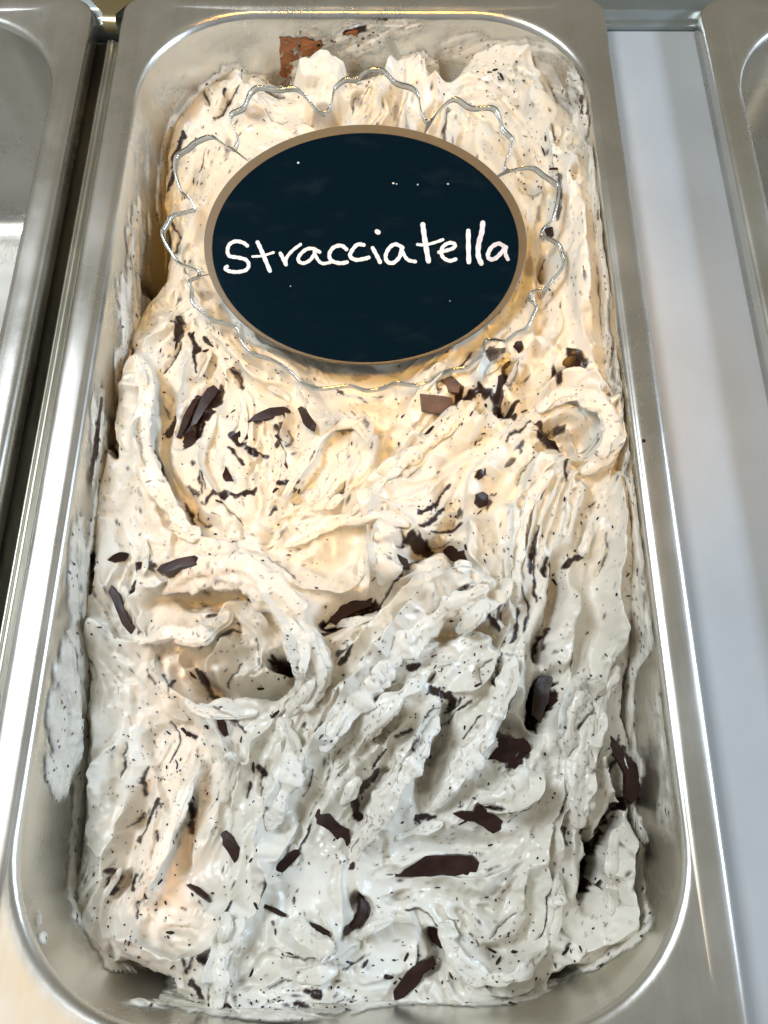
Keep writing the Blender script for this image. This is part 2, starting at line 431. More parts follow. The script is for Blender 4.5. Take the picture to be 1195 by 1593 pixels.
# crater with a curled rim
st([(210, 950), (235, 915), (290, 895), (350, 890), (410, 915), (455, 955), (487, 1025), (482, 1090), (462, 1115)], 5.5, 26, 14, 2, .2)
st([(225, 1000), (260, 990), (310, 985), (345, 975), (352, 985)], 4.2, 14, 9)
st([(262, 1030), (262, 1080), (300, 1100), (370, 1100), (440, 1085)], 3.6, 10, 20)
st([(290, 1040), (340, 1075), (400, 1075), (445, 1045), (430, 1005)], -8.0, 15, 17, 2, .2, .3)
st([(320, 1060), (350, 1020), (365, 990)], 3.8, 16, 18)
st([(280, 940), (310, 925), (345, 935), (330, 950)], -3.0, 12, 12, 2, .2, .3)
st([(345, 960), (365, 945), (395, 960), (420, 990)], 2.5, 6, 10)
# long diagonal drags through the centre
st([(470, 1220), (520, 1130), (590, 1030), (660, 955), (720, 915), (765, 905)], 4.6, 12, 30)
st([(700, 990), (740, 965), (770, 930), (765, 900)], 4.6, 30, 8)
st([(520, 1050), (580, 985), (650, 915), (700, 890)], 3.0, 9, 16)
st([(660, 1000), (700, 985), (760, 975), (770, 1010)], -3.6, 8, 9)
st([(690, 1080), (740, 1060), (770, 1010), (790, 960)], 3.0, 30, 12)
st([(500, 1270), (560, 1180), (620, 1100), (670, 1060)], 3.6, 9, 14)
st([(510, 1250), (570, 1170), (630, 1110)], -2.6, 5, 6)
st([(560, 1330), (600, 1260), (650, 1160), (682, 1110)], 4.6, 9, 14)
st([(540, 1300), (580, 1220), (620, 1150), (660, 1110)], -3.4, 6, 8)
st([(650, 1240), (665, 1180), (690, 1130), (700, 1090)], -3.8, 8, 8)
st([(670, 1260), (720, 1190), (770, 1110), (800, 1010)], 3.6, 24, 14)
st([(750, 1260), (800, 1240), (822, 1215), (818, 1190)], 4.8, 20, 7)
st([(700, 1240), (690, 1200), (740, 1120)], 1.8, 12, 12)
st([(750, 1140), (790, 1135), (830, 1150)], -3.6, 12, 10)
st([(830, 1140), (845, 1085), (850, 1040)], -5.0, 12, 12)
# right lower flames
st([(860, 1180), (880, 1100), (905, 1070), (925, 1060)], 4.2, 12, 22)
st([(900, 1290), (905, 1200), (922, 1105), (935, 1150), (950, 1230)], 3.8, 16, 14)
st([(975, 1270), (955, 1340), (950, 1400), (975, 1480)], 4.4, 18, 22)
st([(965, 1240), (940, 1300), (920, 1360), (905, 1420)], -6.0, 12, 10)
st([(985, 1200), (990, 1260), (985, 1330)], -4.0, 8, 8)
st([(880, 1340), (870, 1290), (885, 1240)], 2.0, 10, 10)
st([(870, 1500), (900, 1460), (930, 1440), (960, 1450)], 3.4, 22, 20)
st([(850, 1400), (840, 1330), (862, 1240), (870, 1200)], 3.0, 12, 10)
st([(600, 1370), (680, 1372), (760, 1366), (820, 1330)], 2.2, 8, 20)
st([(590, 1330), (660, 1312), (740, 1318), (800, 1300)], -2.0, 14, 14)
st([(870, 1380), (880, 1430), (860, 1480)], 2.6, 12, 10)
st([(680, 1430), (700, 1480), (740, 1520), (800, 1520), (850, 1480)], 3.0, 9, 16)
st([(720, 1430), (760, 1480), (820, 1460), (840, 1400)], -2.2, 20, 20)
st([(670, 1440), (680, 1480), (660, 1520)], -3.6, 8, 8)
st([(560, 1460), (610, 1440), (660, 1440)], 2.4, 14, 20)
st([(690, 1500), (700, 1550), (740, 1570)], 2.2, 8, 8)
st([(550, 1400), (572, 1420), (560, 1450)], -3.2, 8, 8)
# left lower
st([(430, 1110), (450, 1160), (445, 1220), (415, 1290), (420, 1330), (390, 1390)], 4.0, 26, 10)
st([(465, 1250), (440, 1320), (400, 1400), (370, 1450)], 3.2, 7, 12)
st([(320, 1180), (290, 1230), (265, 1300), (230, 1390), (205, 1410)], 3.8, 12, 14)
st([(240, 1200), (215, 1280), (195, 1360), (175, 1400)], -3.4, 8, 9)
st([(225, 1110), (215, 1200), (200, 1290), (175, 1370), (120, 1440)], 2.8, 16, 12)
st([(150, 1090), (160, 1200), (150, 1330)], 2.4, 22, 16)
st([(140, 1300), (165, 1330), (190, 1300)], 2.0, 7, 7)
st([(300, 1210), (295, 1290), (285, 1370)], -2.6, 6, 8)
st([(330, 1150), (380, 1190), (400, 1150), (430, 1130)], 3.2, 9, 9)
st([(320, 1110), (350, 1160), (360, 1200)], 2.0, 9, 9)
st([(130, 960), (190, 1010), (230, 1030)], 3.4, 14, 20)
st([(190, 900), (215, 960), (225, 1000)], 2.6, 9, 9)
st([(290, 1390), (340, 1400), (370, 1420), (350, 1480), (330, 1560)], 3.6, 22, 12)
st([(200, 1420), (230, 1470), (280, 1500), (340, 1470)], 4.0, 10, 26)
st([(195, 1430), (205, 1470), (175, 1530)], 2.6, 20, 9)
st([(90, 1450), (110, 1500), (160, 1530)], 2.6, 7, 12)
st([(440, 1430), (470, 1460), (515, 1470), (520, 1490), (480, 1500)], 3.8, 16, 14)
st([(320, 1500), (325, 1560), (360, 1580)], 2.0, 7, 7)
st([(350, 1540), (420, 1570), (500, 1585)], 2.6, 14, 10)
st([(500, 1400), (530, 1450), (520, 1480)], 2.6, 18, 7)
st([(540, 1320), (530, 1380), (545, 1450)], 1.8, 8, 8)
st([(400, 1540), (450, 1500), (520, 1520)], 1.8, 14, 14)
st([(180, 1522), (210, 1518), (245, 1538), (270, 1552)], -9.0, 14, 14, 3, .15, .2)
st([(868, 1535), (895, 1520), (915, 1530)], -9.0, 15, 15, 3, .15, .2)
st([(232, 380), (246, 410), (232, 445)], -5.0, 12, 12, 2, .2, .3)
st([(188, 540), (180, 610), (165, 700)], -5.0, 9, 9, 2, .2, .3)
st([(395, 905), (448, 948), (480, 1010), (488, 1070), (465, 1118)], 3.2, 22, 10)
st([(560, 802), (582, 850), (574, 905)], 3.0, 26, 9)
st([(215, 980), (235, 1040), (255, 1100)], 3.0, 10, 22)
st([(650, 960), (700, 925), (762, 900)], 2.4, 8, 30)
st([(610, 1180), (650, 1140), (684, 1106)], 2.4, 10, 12)
# extra flow guides without height
GUIDE = [((300, 1300), (340, 1200)), ((450, 1400), (480, 1300)), ((640, 1400), (780, 1390)), ((600, 1500), (720, 1520)), ((150, 1200), (145, 1300)),
         ((900, 980), (895, 1050)), ((350, 750), (380, 680)), ((520, 760), (540, 720)), ((900, 480), (905, 540)), ((680, 860), (760, 780)), ((600, 300), (640, 260)),
         ((560, 600), (600, 600)), ((460, 870), (540, 850)), ((830, 1450), (870, 1380))]
# smooth (trowelled) places: x, y, rx, ry
SMOOTH = [(560, 620, 95, 45), (900, 960, 50, 90), (480, 1400, 70, 60), (700, 1310, 110, 35), (520, 850, 70, 35), (640, 1480, 70, 40), (200, 820, 50, 60), (900, 470, 45, 80), (270, 950, 40, 25),
          (760, 780, 50, 60), (480, 720, 40, 50), (330, 1350, 50, 60), (960, 900, 30, 120), (930, 1370, 40, 60), (300, 1480, 60, 35), (700, 1240, 40, 30), (360, 240, 80, 60)]

STEP = 0.27
gx = np.arange(-86, 72, STEP); gy = np.arange(-47, 272, STEP)
X, Y = np.meshgrid(gx, gy)
Z = np.full_like(X, -20.0)
def coarse(fn, X, Y, q=8):                    # evaluate on a coarse grid, enlarge bilinearly
    h, w_ = X.shape
    ys = np.linspace(0, h - 1, h // q + 2); xs_ = np.linspace(0, w_ - 1, w_ // q + 2)
    Xc, Yc = np.meshgrid(np.interp(xs_, np.arange(w_), X[0]), np.interp(ys, np.arange(h), Y[:, 0]))
    C = fn(Xc, Yc)
    return up(C, h, w_)
def up(C, h, w_):
    ys = np.linspace(0, C.shape[0] - 1, h); xs_ = np.linspace(0, C.shape[1] - 1, w_)
    y0 = np.minimum(ys.astype(int), C.shape[0] - 2); x0 = np.minimum(xs_.astype(int), C.shape[1] - 2)
    fy = (ys - y0)[:, None]; fx = (xs_ - x0)[None, :]
    R0 = C[y0]; R1 = C[y0 + 1]
    R = R0 * (1 - fy) + R1 * fy
    return R[:, x0] * (1 - fx) + R[:, x0 + 1] * fx
def solve_z(Xc, Yc):
    z = np.full_like(Xc, -20.0)
    for _ in range(8):
        u, v = proj(Xc, Yc, z); z = 0.35 * z + 0.65 * zbase_uv(u, v)
    return z
ZB = gblur(coarse(solve_z, X, Y), 4)
U, V = proj(X, Y, ZB)
H_, W_ = X.shape

# warp so that no edge runs clean
WU = U + 16 * fbm(U / 46, V / 46, 3, 2) + 4.5 * fbm(U / 14, V / 14, 9, 2) + 2.6 * fbm(U / 5, V / 5, 10, 2)
WV = V + 16 * fbm(U / 46, V / 46, 23, 2) + 4.5 * fbm(U / 14, V / 14, 29, 2) + 2.6 * fbm(U / 5, V / 5, 30, 2)

def catmull(pts, n=6):
    P = [pts[0]] + list(pts) + [pts[-1]]; out = []
    for i in range(1, len(P) - 2):
        p0, p1, p2, p3 = [np.array(q, float) for q in P[i - 1:i + 3]]
        for k in range(n):
            t = k / n
            out.append(0.5 * ((2 * p1) + (-p0 + p2) * t + (2 * p0 - 5 * p1 + 4 * p2 - p3) * t * t + (-p0 + 3 * p1 - 3 * p2 + p3) * t ** 3))
    out.append(np.array(pts[-1], float))
    return np.array(out)
def polydist(PU, PV, pts):                    # signed distance and arc parameter to a polyline
    best = np.full(PU.shape, 1e9); sg = np.zeros(PU.shape); par = np.zeros(PU.shape)
    seg = np.diff(pts, axis=0); L = np.hypot(seg[:, 0], seg[:, 1]); cum = np.concatenate([[0], np.cumsum(L)]); T = cum[-1]
    for i in range(len(seg)):
        dx, dy = seg[i]; l2 = max(L[i] ** 2, 1e-6)
        qx = PU - pts[i, 0]; qy = PV - pts[i, 1]
        t = np.clip((qx * dx + qy * dy) / l2, 0, 1)
        d = np.hypot(qx - t * dx, qy - t * dy)
        m = d < best
        best = np.where(m, d, best); sg = np.where(m, np.sign(dx * qy - dy * qx), sg)
        par = np.where(m, (cum[i] + t * L[i]) / T, par)
    return best, sg, par
def window(pts, pad):
    u0, v0 = pts.min(0) - pad; u1, v1 = pts.max(0) + pad
    m = (WU > u0) & (WU < u1) & (WV > v0) & (WV < v1)
    r = np.where(m.any(1))[0]; c = np.where(m.any(0))[0]
    if len(r) == 0 or len(c) == 0: return None
    return slice(r[0], r[-1] + 1), slice(c[0], c[-1] + 1)

LX = np.zeros_like(X); LY = np.zeros_like(X)
D = np.zeros_like(X); ROUGH = np.ones_like(X)
for (x, y, rx, ry) in SMOOTH:
    q = ((U - x) / rx) ** 2 + ((V - y) / ry) ** 2
    ROUGH *= 1 - 0.85 * np.exp(-q * 0.9)
flow_s = []
RG = fbm(U / 24, V / 24, 301, 2)
def press(pts, h, wl, wr, p, taper, fl, rec=True):
    P = catmull(pts)
    sl = window(P, 3.2 * max(wl, wr))
    if rec:
        for i in range(0, len(P) - 1, 2):
            d = P[i + 1] - P[i]; flow_s.append((P[i][0], P[i][1], math.atan2(d[1], d[0]), fl))
    if sl is None: return
    d, sg, par = polydist(WU[sl], WV[sl], P)
    wd = np.where(sg < 0, wl, wr)
    wide = (wd >= max(wl, wr)) if wl != wr else np.ones(d.shape, bool)
    if h > 0: g = np.where(wide, np.exp(-(np.hypot(d, 1.2) / (wd * 0.95)) ** 1.2), np.exp(-(d / wd) ** 2))
    else: g = np.exp(-(d / wd) ** p)
    tp = smooth01(par / taper + 0.15) * smooth01((1 - par) / taper + 0.15)
    hm = 1.35 if abs(h) >= 3.6 else 1.0
    D[sl] += hm * h * g * tp * (1 + 0.55 * RG[sl])
    if h > 0 and wl != wr:                    # the crest leans over towards its steep side
        gy_, gx_ = np.gradient(gblur(d * np.where(sg < 0, -1, 1), 2.0), STEP)
        ln_ = np.hypot(gx_, gy_) + 1e-6; s2 = (1 if wl > wr else -1) * 0.30 * h * 1.95 * g ** 2 * tp
        LX[sl] += s2 * gx_ / ln_; LY[sl] += s2 * gy_ / ln_
for q_ in ST: press(*q_)
for a, b in GUIDE: flow_s.append((a[0], a[1], math.atan2(b[1] - a[1], b[0] - a[0]), 2.0))

# flow direction (double-angle average) and streaks dragged along it
fs_ = np.array(flow_s)
def flowc(Xc, Yc):
    z = solve_z(Xc, Yc); u, v = proj(Xc, Yc, z)
    c = np.zeros_like(u); s = np.zeros_like(u)
    for (a, b, th, wt) in fs_:
        w_ = wt * np.exp(-((u - a) ** 2 + (v - b) ** 2) / (2 * 32.0 ** 2)) + 1e-5
        c += w_ * math.cos(2 * th); s += w_ * math.sin(2 * th)
    th = 0.5 * np.arctan2(s, c)
    e_ = 2.0
    x1, y1 = unproj(u + e_ * np.cos(th), v + e_ * np.sin(th), z)
    x0, y0 = unproj(u, v, z)
    a = np.arctan2(y1 - y0, x1 - x0)
    return a
def flowgrid(q=6):
    ys = np.linspace(0, H_ - 1, H_ // q + 2); xs_ = np.linspace(0, W_ - 1, W_ // q + 2)
    Xc, Yc = np.meshgrid(np.interp(xs_, np.arange(W_), X[0]), np.interp(ys, np.arange(H_), Y[:, 0]))
    a = flowc(Xc, Yc)
    c = up(np.cos(2 * a), H_, W_); s = up(np.sin(2 * a), H_, W_)
    return 0.5 * np.arctan2(s, c)
ANG = flowgrid() + 0.7 * fbm(U / 60, V / 60, 51, 2)
FX = np.cos(ANG); FY = np.sin(ANG)
def lic(src, L):
    acc = src.copy(); cnt = 1
    J, I = np.meshgrid(np.arange(W_, dtype=np.float32), np.arange(H_, dtype=np.float32))
    for sgn in (1, -1):
        x = J.copy(); y = I.copy(); dx = (sgn * FX).astype(np.float32); dy = (sgn * FY).astype(np.float32)
        for k in range(L):
            x = x + dx * 1.3; y = y + dy * 1.3
            xi = np.clip(x + .5, 0, W_ - 1).astype(np.int32); yi = np.clip(y + .5, 0, H_ - 1).astype(np.int32)
            nx = FX[yi, xi].astype(np.float32); ny = FY[yi, xi].astype(np.float32)
            s_ = np.sign(nx * dx + ny * dy); s_[s_ == 0] = 1
            dx = nx * s_; dy = ny * s_
            acc = acc + src[yi, xi]; cnt += 1
    acc = acc / cnt
    return (acc - acc.mean()) / acc.std()
J, I = np.meshgrid(np.arange(W_), np.arange(H_))
n1 = fbm(J / 22.0, I / 22.0, 61, 2); n2 = fbm(J / 9.0, I / 9.0, 71, 2); n3 = rng.random(X.shape)
L1 = lic(n1, 34); L2 = lic(n2, 26); L3 = gblur(lic(gblur(n3, 0.8), 14), 0.6); L3 /= L3.std()
def flow_at(u, v, sig=30.0):
    w_ = fs_[:, 3] * np.exp(-((fs_[:, 0] - u) ** 2 + (fs_[:, 1] - v) ** 2) / (2 * sig ** 2)) + 1e-6
    return 0.5 * math.atan2((w_ * np.sin(2 * fs_[:, 2])).sum(), (w_ * np.cos(2 * fs_[:, 2])).sum())
ra = random.Random(99); VEINS = []
for k_ in range(430):
    u_, v_ = ra.uniform(120, 985), ra.uniform(100, 1560)
    if ((u_ - 569) / 270) ** 2 + ((v_ - 380) / 205) ** 2 < 1: continue
    if any(((u_ - a_) / c_) ** 2 + ((v_ - b_) / d_) ** 2 < 0.8 for a_, b_, c_, d_ in SMOOTH): continue
    th_ = flow_at(u_, v_); dirx, diry = math.cos(th_), math.sin(th_)
    pts = [(u_, v_)]; n_s = ra.randint(3, 7); cu = ra.gauss(0, 0.13)
    for i_ in range(n_s):
        t2_ = flow_at(*pts[-1]); c_, s_ = math.cos(t2_), math.sin(t2_)
        if c_ * dirx + s_ * diry < 0: c_, s_ = -c_, -s_
        c_, s_ = c_ * math.cos(cu) - s_ * math.sin(cu), s_ * math.cos(cu) + c_ * math.sin(cu)
        dirx, diry = c_, s_; L_ = ra.uniform(9, 16)
        pts.append((pts[-1][0] + c_ * L_, pts[-1][1] + s_ * L_))
    w1, w2 = ra.uniform(7, 15), ra.uniform(2.6, 4.2)
    hgt = ra.uniform(0.4, 1.1)
    if ra.random() < 0.5: w1, w2 = w2, w1
    press(pts, hgt, w1, w2, 2, 0.3, 0, rec=False)
    if ra.random() < 0.20:
        off_ = (1 if w1 > w2 else -1) * 4.0
        VEINS.append(([(p_[0] - diry * off_, p_[1] + dirx * off_) for p_ in pts[1:-1]], ra.uniform(0.8, 2.0)))
for k_ in range(260):                          # narrow creases along the drag
    u_, v_ = ra.uniform(120, 985), ra.uniform(100, 1560)
    if ((u_ - 569) / 270) ** 2 + ((v_ - 380) / 205) ** 2 < 1: continue
    if any(((u_ - a_) / c_) ** 2 + ((v_ - b_) / d_) ** 2 < 0.7 for a_, b_, c_, d_ in SMOOTH): continue
    t2_ = flow_at(u_, v_) + ra.gauss(0, 0.15); L_ = ra.uniform(10, 30); b_ = ra.gauss(0, 5)
    c_, s_ = math.cos(t2_), math.sin(t2_)
    pts = [(u_ - c_ * L_, v_ - s_ * L_), (u_ - s_ * b_, v_ + c_ * b_), (u_ + c_ * L_, v_ + s_ * L_)]
    wn = ra.uniform(2.2, 4.5)
    press(pts, -ra.uniform(0.9, 2.0), wn, wn * ra.uniform(1, 2.2), 2, 0.35, 0, rec=False)
    if ra.random() < 0.30: VEINS.append((pts, ra.uniform(0.8, 2.2)))
# overlapping torn sheets: a saw profile across the drag direction
# trowelled slabs: cells drawn out along the drag, each tilted, overlapping the next like torn sheets
rs = np.random.default_rng(5)
NSEED = 230
su = rs.uniform(90, 1000, NSEED); sv = rs.uniform(80, 1590, NSEED)
PUg = (U + 1.7 * (WU - U))[::2, ::2]; PVg = (V + 1.7 * (WV - V))[::2, ::2]
best = np.full(PUg.shape, 1e9); sec = np.full(PUg.shape, 1e9); hh = np.zeros(PUg.shape)
for a_, b_ in zip(su, sv):
    w_ = fs_[:, 3] * np.exp(-((fs_[:, 0] - a_) ** 2 + (fs_[:, 1] - b_) ** 2) / (2 * 35.0 ** 2)) + 1e-6
    th_ = 0.5 * math.atan2((w_ * np.sin(2 * fs_[:, 2])).sum(), (w_ * np.cos(2 * fs_[:, 2])).sum()) + rs.normal() * 0.25
    k1, k2 = rs.uniform(70, 110), rs.uniform(24, 40)
    tl = rs.choice([-1, 1]) * rs.uniform(0.5, 1.5); t2 = rs.normal() * 0.5; off = rs.normal() * 0.6
    al = (PUg - a_) * math.cos(th_) + (PVg - b_) * math.sin(th_); ac = -(PUg - a_) * math.sin(th_) + (PVg - b_) * math.cos(th_)
    d_ = (al / k1) ** 2 + (ac / k2) ** 2
    m_ = d_ < best
    hh = np.where(m_, off + tl * np.clip(ac / k2, -1.4, 1.4) + t2 * np.clip(al / k1, -1.4, 1.4), hh)
    best = np.where(m_, d_, best)
SLAB = up(gblur(hh, 0.8), H_, W_)
rag = fbm(U / 9, V / 9, 81, 3)
patch = smooth01((fbm(U / 85, V / 85, 91, 3) + 0.10) / 0.28)
R5 = 0.35 + 0.65 * ROUGH
D *= 1.7
D += R5 * 1.15 * SLAB
ph = L1 * 0.5 + 0.12 * L2 + 6
fr = ph - np.floor(ph)
saw = np.where(fr < 0.9, (fr / 0.9) ** 1.5, (1 - fr) / 0.10)
D += ROUGH * 1.5 * (saw - 0.45) * patch
D += ROUGH * (0.7 * L1 + 0.10 * L2 + (0.3 + 0.7 * patch) * (0.24 * (1 - np.minimum(np.abs(L2), 1.2)) + 0.10 * (1 - np.minimum(np.abs(L3), 1.2)) + 0.05 * L3))
D += 2.4 * fbm(U / 80, V / 80, 101, 3) + ROUGH * patch * (1.0 * fbm(U / 22, V / 22, 111, 3) + 1.6 * np.maximum(0, fbm(U / 7, V / 7, 121, 3) - 0.14))
crumb = smooth01((fbm(U / 60, V / 60, 131, 2) - 0.12) / 0.12)
D += crumb * ROUGH * 2.2 * np.abs(fbm(U / 14, V / 14, 141, 3))
D = gblur(D, 0.85)

# outline: inside keeps the height, outside drops away steeply
OP = np.array(OUT, float)
def inside(PU, PV, poly):
    r = np.zeros(PU.shape, bool); n = len(poly)
    for i in range(n):
        x1, y1 = poly[i]; x2, y2 = poly[(i + 1) % n]
        c = ((y1 > PV) != (y2 > PV)) & (PU < (x2 - x1) * (PV - y1) / ((y2 - y1) + 1e-9) + x1)
        r ^= c
    return r
OU = U + 0.6 * (WU - U); OV = V + 0.6 * (WV - V)
def outl(Xc, Yc): return Xc
ins = inside(OU, OV, OP)
band, _, _ = polydist(OU[::2, ::2], OV[::2, ::2], np.vstack([OP, OP[:1]]))
band = up(band, H_, W_)
sd = np.where(ins, band, -band)               # px, positive inside
edge = 1 - np.exp(-np.maximum(sd + 3, 0) / 9.0)
ZG = ZB + D * (0.35 + 0.65 * smooth01(sd / 18)) - 4.0 * (1 - edge) - np.clip(-sd, 0, 60) * 1.5
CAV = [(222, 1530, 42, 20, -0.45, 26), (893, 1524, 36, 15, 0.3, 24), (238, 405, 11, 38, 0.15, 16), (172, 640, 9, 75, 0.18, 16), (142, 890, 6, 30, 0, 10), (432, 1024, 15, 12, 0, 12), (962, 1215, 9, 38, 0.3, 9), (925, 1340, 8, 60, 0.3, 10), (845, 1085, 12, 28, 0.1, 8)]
CVM = np.zeros_like(X)
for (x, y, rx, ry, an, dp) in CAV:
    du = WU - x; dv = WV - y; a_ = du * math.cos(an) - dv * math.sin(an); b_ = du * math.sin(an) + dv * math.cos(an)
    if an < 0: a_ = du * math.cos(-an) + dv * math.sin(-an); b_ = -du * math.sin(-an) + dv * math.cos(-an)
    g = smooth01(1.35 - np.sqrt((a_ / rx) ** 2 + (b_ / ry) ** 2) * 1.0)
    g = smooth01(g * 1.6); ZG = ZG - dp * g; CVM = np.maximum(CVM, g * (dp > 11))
# keep it inside the pan walls: distance from the wall at that depth
def wall_dist(x, y, z):
    d = np.clip(-z, 5, 98); t = d / 100
    hw = IHW - 1.6 - 5 * t; hl = IHL - 1.6 - 5 * t; r = IR - 1 - 5 * t
    qx = np.abs(x - PCX) - (hw - r); qy = np.abs(y - PCY) - (hl - r)
    return r - (np.hypot(np.maximum(qx, 0), np.maximum(qy, 0)) + np.minimum(np.maximum(qx, qy), 0))
gyv, gxv = np.gradient(gblur(ZG, 1.6), STEP)
lam = -0.12
LX = gblur(LX, 1.5); LY = gblur(LY, 1.5)
SHX = -lam * np.clip(gxv, -2.2, 2.2) + LX; SHY = -lam * np.clip(gyv, -2.2, 2.2) + LY
m_in = smooth01(sd / 14)
GX = X + SHX * m_in + 0.0; GY = Y + SHY * m_in
wd_ = wall_dist(GX, GY, ZG)
keep = (wd_ > 0.15) & (sd > -48)

# smeared chocolate plus dark crevice shade painted into the mass, and grey buried chips
CR = np.zeros_like(X); CG = np.zeros_like(X)
SMEAR_SHADE = [([(268, 262), (272, 240), (288, 222)], 7), ([(262, 300), (268, 275)], 4), ([(232, 395), (245, 410), (238, 440)], 13), ([(222, 455), (205, 490)], 6), ([(186, 560), (180, 620), (170, 690)], 8),
         ([(282, 500), (275, 530)], 8), ([(295, 520), (305, 560)], 5), ([(325, 545), (322, 530)], 5), ([(262, 650), (255, 665)], 6), ([(340, 605), (318, 650), (290, 690)], 10), ([(310, 620), (285, 672)], 7),
         ([(365, 680), (375, 690), (395, 705)], 7), ([(430, 690), (440, 670)], 5), ([(360, 770), (330, 780)], 4), ([(400, 765), (370, 772)], 4), ([(140, 850), (142, 880), (136, 905)], 7), ([(206, 940), (208, 910), (222, 895), (250, 890)], 5),
         ([(700, 640), (740, 605), (755, 612)], 9), ([(760, 610), (775, 640), (800, 650)], 5), ([(835, 660), (865, 685), (900, 705)], 7), ([(885, 555), (900, 575)], 6), ([(860, 600), (868, 615)], 6),
         ([(640, 845), (680, 855)], 8), ([(650, 805), (680, 790)], 3), ([(655, 820), (690, 800)], 3), ([(670, 830), (715, 810)], 3), ([(505, 970), (540, 950), (580, 937)], 9), ([(500, 990), (520, 975)], 4),
         ([(300, 1040), (305, 1060), (320, 1075)], 5), ([(425, 1022), (438, 1030)], 10), ([(290, 1140), (300, 1150)], 5), ([(845, 1060), (850, 1090), (835, 1120)], 13), ([(780, 1150), (815, 1165), (790, 1185)], 14),
         ([(960, 1165), (985, 1195), (988, 1235), (960, 1250)], 10), ([(955, 1250), (935, 1310), (915, 1390)], 7), ([(986, 1290), (984, 1330)], 4), ([(672, 1075), (690, 1085)], 9), ([(665, 1150), (655, 1190)], 5),
         ([(700, 1080), (700, 1100)], 6), ([(585, 1200), (560, 1240), (555, 1270)], 6), ([(635, 1040), (650, 1035)], 6), ([(238, 1270), (215, 1310)], 3.5), ([(250, 1240), (240, 1265)], 4), ([(192, 1350), (175, 1390)], 4),
         ([(215, 1360), (212, 1375)], 5), ([(296, 1250), (294, 1300)], 3), ([(325, 1475), (322, 1490)], 7), ([(302, 1530), (310, 1550)], 7), ([(345, 1562), (365, 1555)], 5), ([(675, 1440), (682, 1465)], 6), ([(680, 1270), (650, 1275)], 5),
         ([(565, 1400), (567, 1425), (545, 1445)], 6), ([(900, 870), (880, 880)], 5), ([(840, 870), (830, 940)], 2.5), ([(805, 950), (800, 1000)], 2.5), ([(845, 985), (835, 1030)], 4), ([(830, 900), (838, 860)], 3),
         ([(530, 1040), (552, 1015)], 3), ([(500, 1150), (520, 1110)], 2.5), ([(470, 1540), (500, 1545)], 6), ([(880, 1290), (876, 1310)], 4), ([(785, 570), (775, 600)], 3), ([(800, 630), (785, 645)], 4),
         ([(841, 835), (829, 890)], 2.2), ([(851, 971), (846, 1011)], 2.2), ([(871, 1021), (876, 1051)], 2), ([(615, 1147), (635, 1132)], 1.8), ([(256, 1051), (264, 1081)], 2), ([(437, 956), (442, 976)], 1.8),
         ([(191, 1344), (181, 1379)], 2.6), ([(301, 1489), (299, 1514)], 2), ([(347, 1464), (342, 1485)], 3), ([(417, 1369), (409, 1384)], 4), ([(364, 1394), (369, 1409)], 4), ([(397, 1193), (407, 1203)], 3.5), ([(552, 1344), (550, 1352)], 5),
         ([(876, 1288), (881, 1313)], 3), ([(929, 1374), (937, 1389)], 2.2), ([(715, 601), (710, 646), (730, 611), (745, 601)], 5), ([(766, 626), (781, 586)], 4.5), ([(790, 646), (803, 628)], 3.5), ([(836, 672), (866, 691), (896, 706)], 5),
         ([(861, 576), (871, 608)], 5), ([(879, 722), (882, 760)], 3), ([(321, 786), (351, 770), (396, 770)], 3), ([(446, 715), (449, 740)], 3), ([(446, 766), (462, 758)], 3), ([(426, 670), (441, 700)], 3.5), ([(360, 700), (382, 722)], 3.5),
         ([(388, 700), (410, 706)], 3), ([(812, 990), (818, 940), (806, 900)], 1.8), ([(560, 1030), (590, 1000)], 1.6), ([(525, 1100), (560, 1060)], 1.6), ([(600, 1260), (612, 1235)], 2), ([(640, 1180), (655, 1160)], 2), ([(300, 560), (306, 585)], 2.5),
         ([(455, 1560), (520, 1578)], 4), ([(760, 960), (772, 975)], 4), ([(925, 1330), (905, 1400)], 4), ([(270, 1060), (262, 1080)], 3)]
for pts, wdt in SMEAR_SHADE + [q_ for q_ in VEINS if len(q_[0]) >= 2]:
    P = catmull(pts, 4); sl = window(P, wdt * 2 + 6)
    if sl is None: continue
    d, _, _ = polydist(WU[sl], WV[sl], P)
    CR[sl] = np.maximum(CR[sl], smooth01((wdt * (0.9 + 1.2 * rag[sl]) - d) / 2.0 + 0.5))
CR = np.maximum(CR, 0.93 * smooth01((CVM - 0.45 + 0.5 * rag) / 0.3))  # shade inside the deep cavities, painted on in chocolate colour
# thin broken veins following the drag marks, in the crevices
vein = smooth01((-L2 - 1.75) / 0.25) * smooth01((fbm(U / 24, V / 24, 151, 3) - 0.05) / 0.06) * smooth01((fbm(U / 110, V / 110, 161, 2) + 0.05) / 0.1)
CR = np.maximum(CR, vein * 0.9)
BURIED = [(505, 175, 26, 10), (395, 190, 18, 6), (850, 395, 6, 28), (828, 412, 12, 16), (846, 440, 14, 9), (735, 548, 18, 10), (675, 575, 16, 11), (570, 578, 30, 9), (410, 455, 15, 6), (322, 462, 14, 10),
          (830, 300, 16, 4), (835, 330, 6, 14), (560, 590, 20, 5), (620, 175, 6, 20), (355, 235, 6, 18), (300, 240, 5, 14), (560, 165, 8, 14)]
for (x, y, rx, ry) in BURIED:
    CG = np.maximum(CG, 0.8 * smooth01(1.25 - ((WU - x) / rx) ** 2 - ((WV - y) / ry) ** 2))
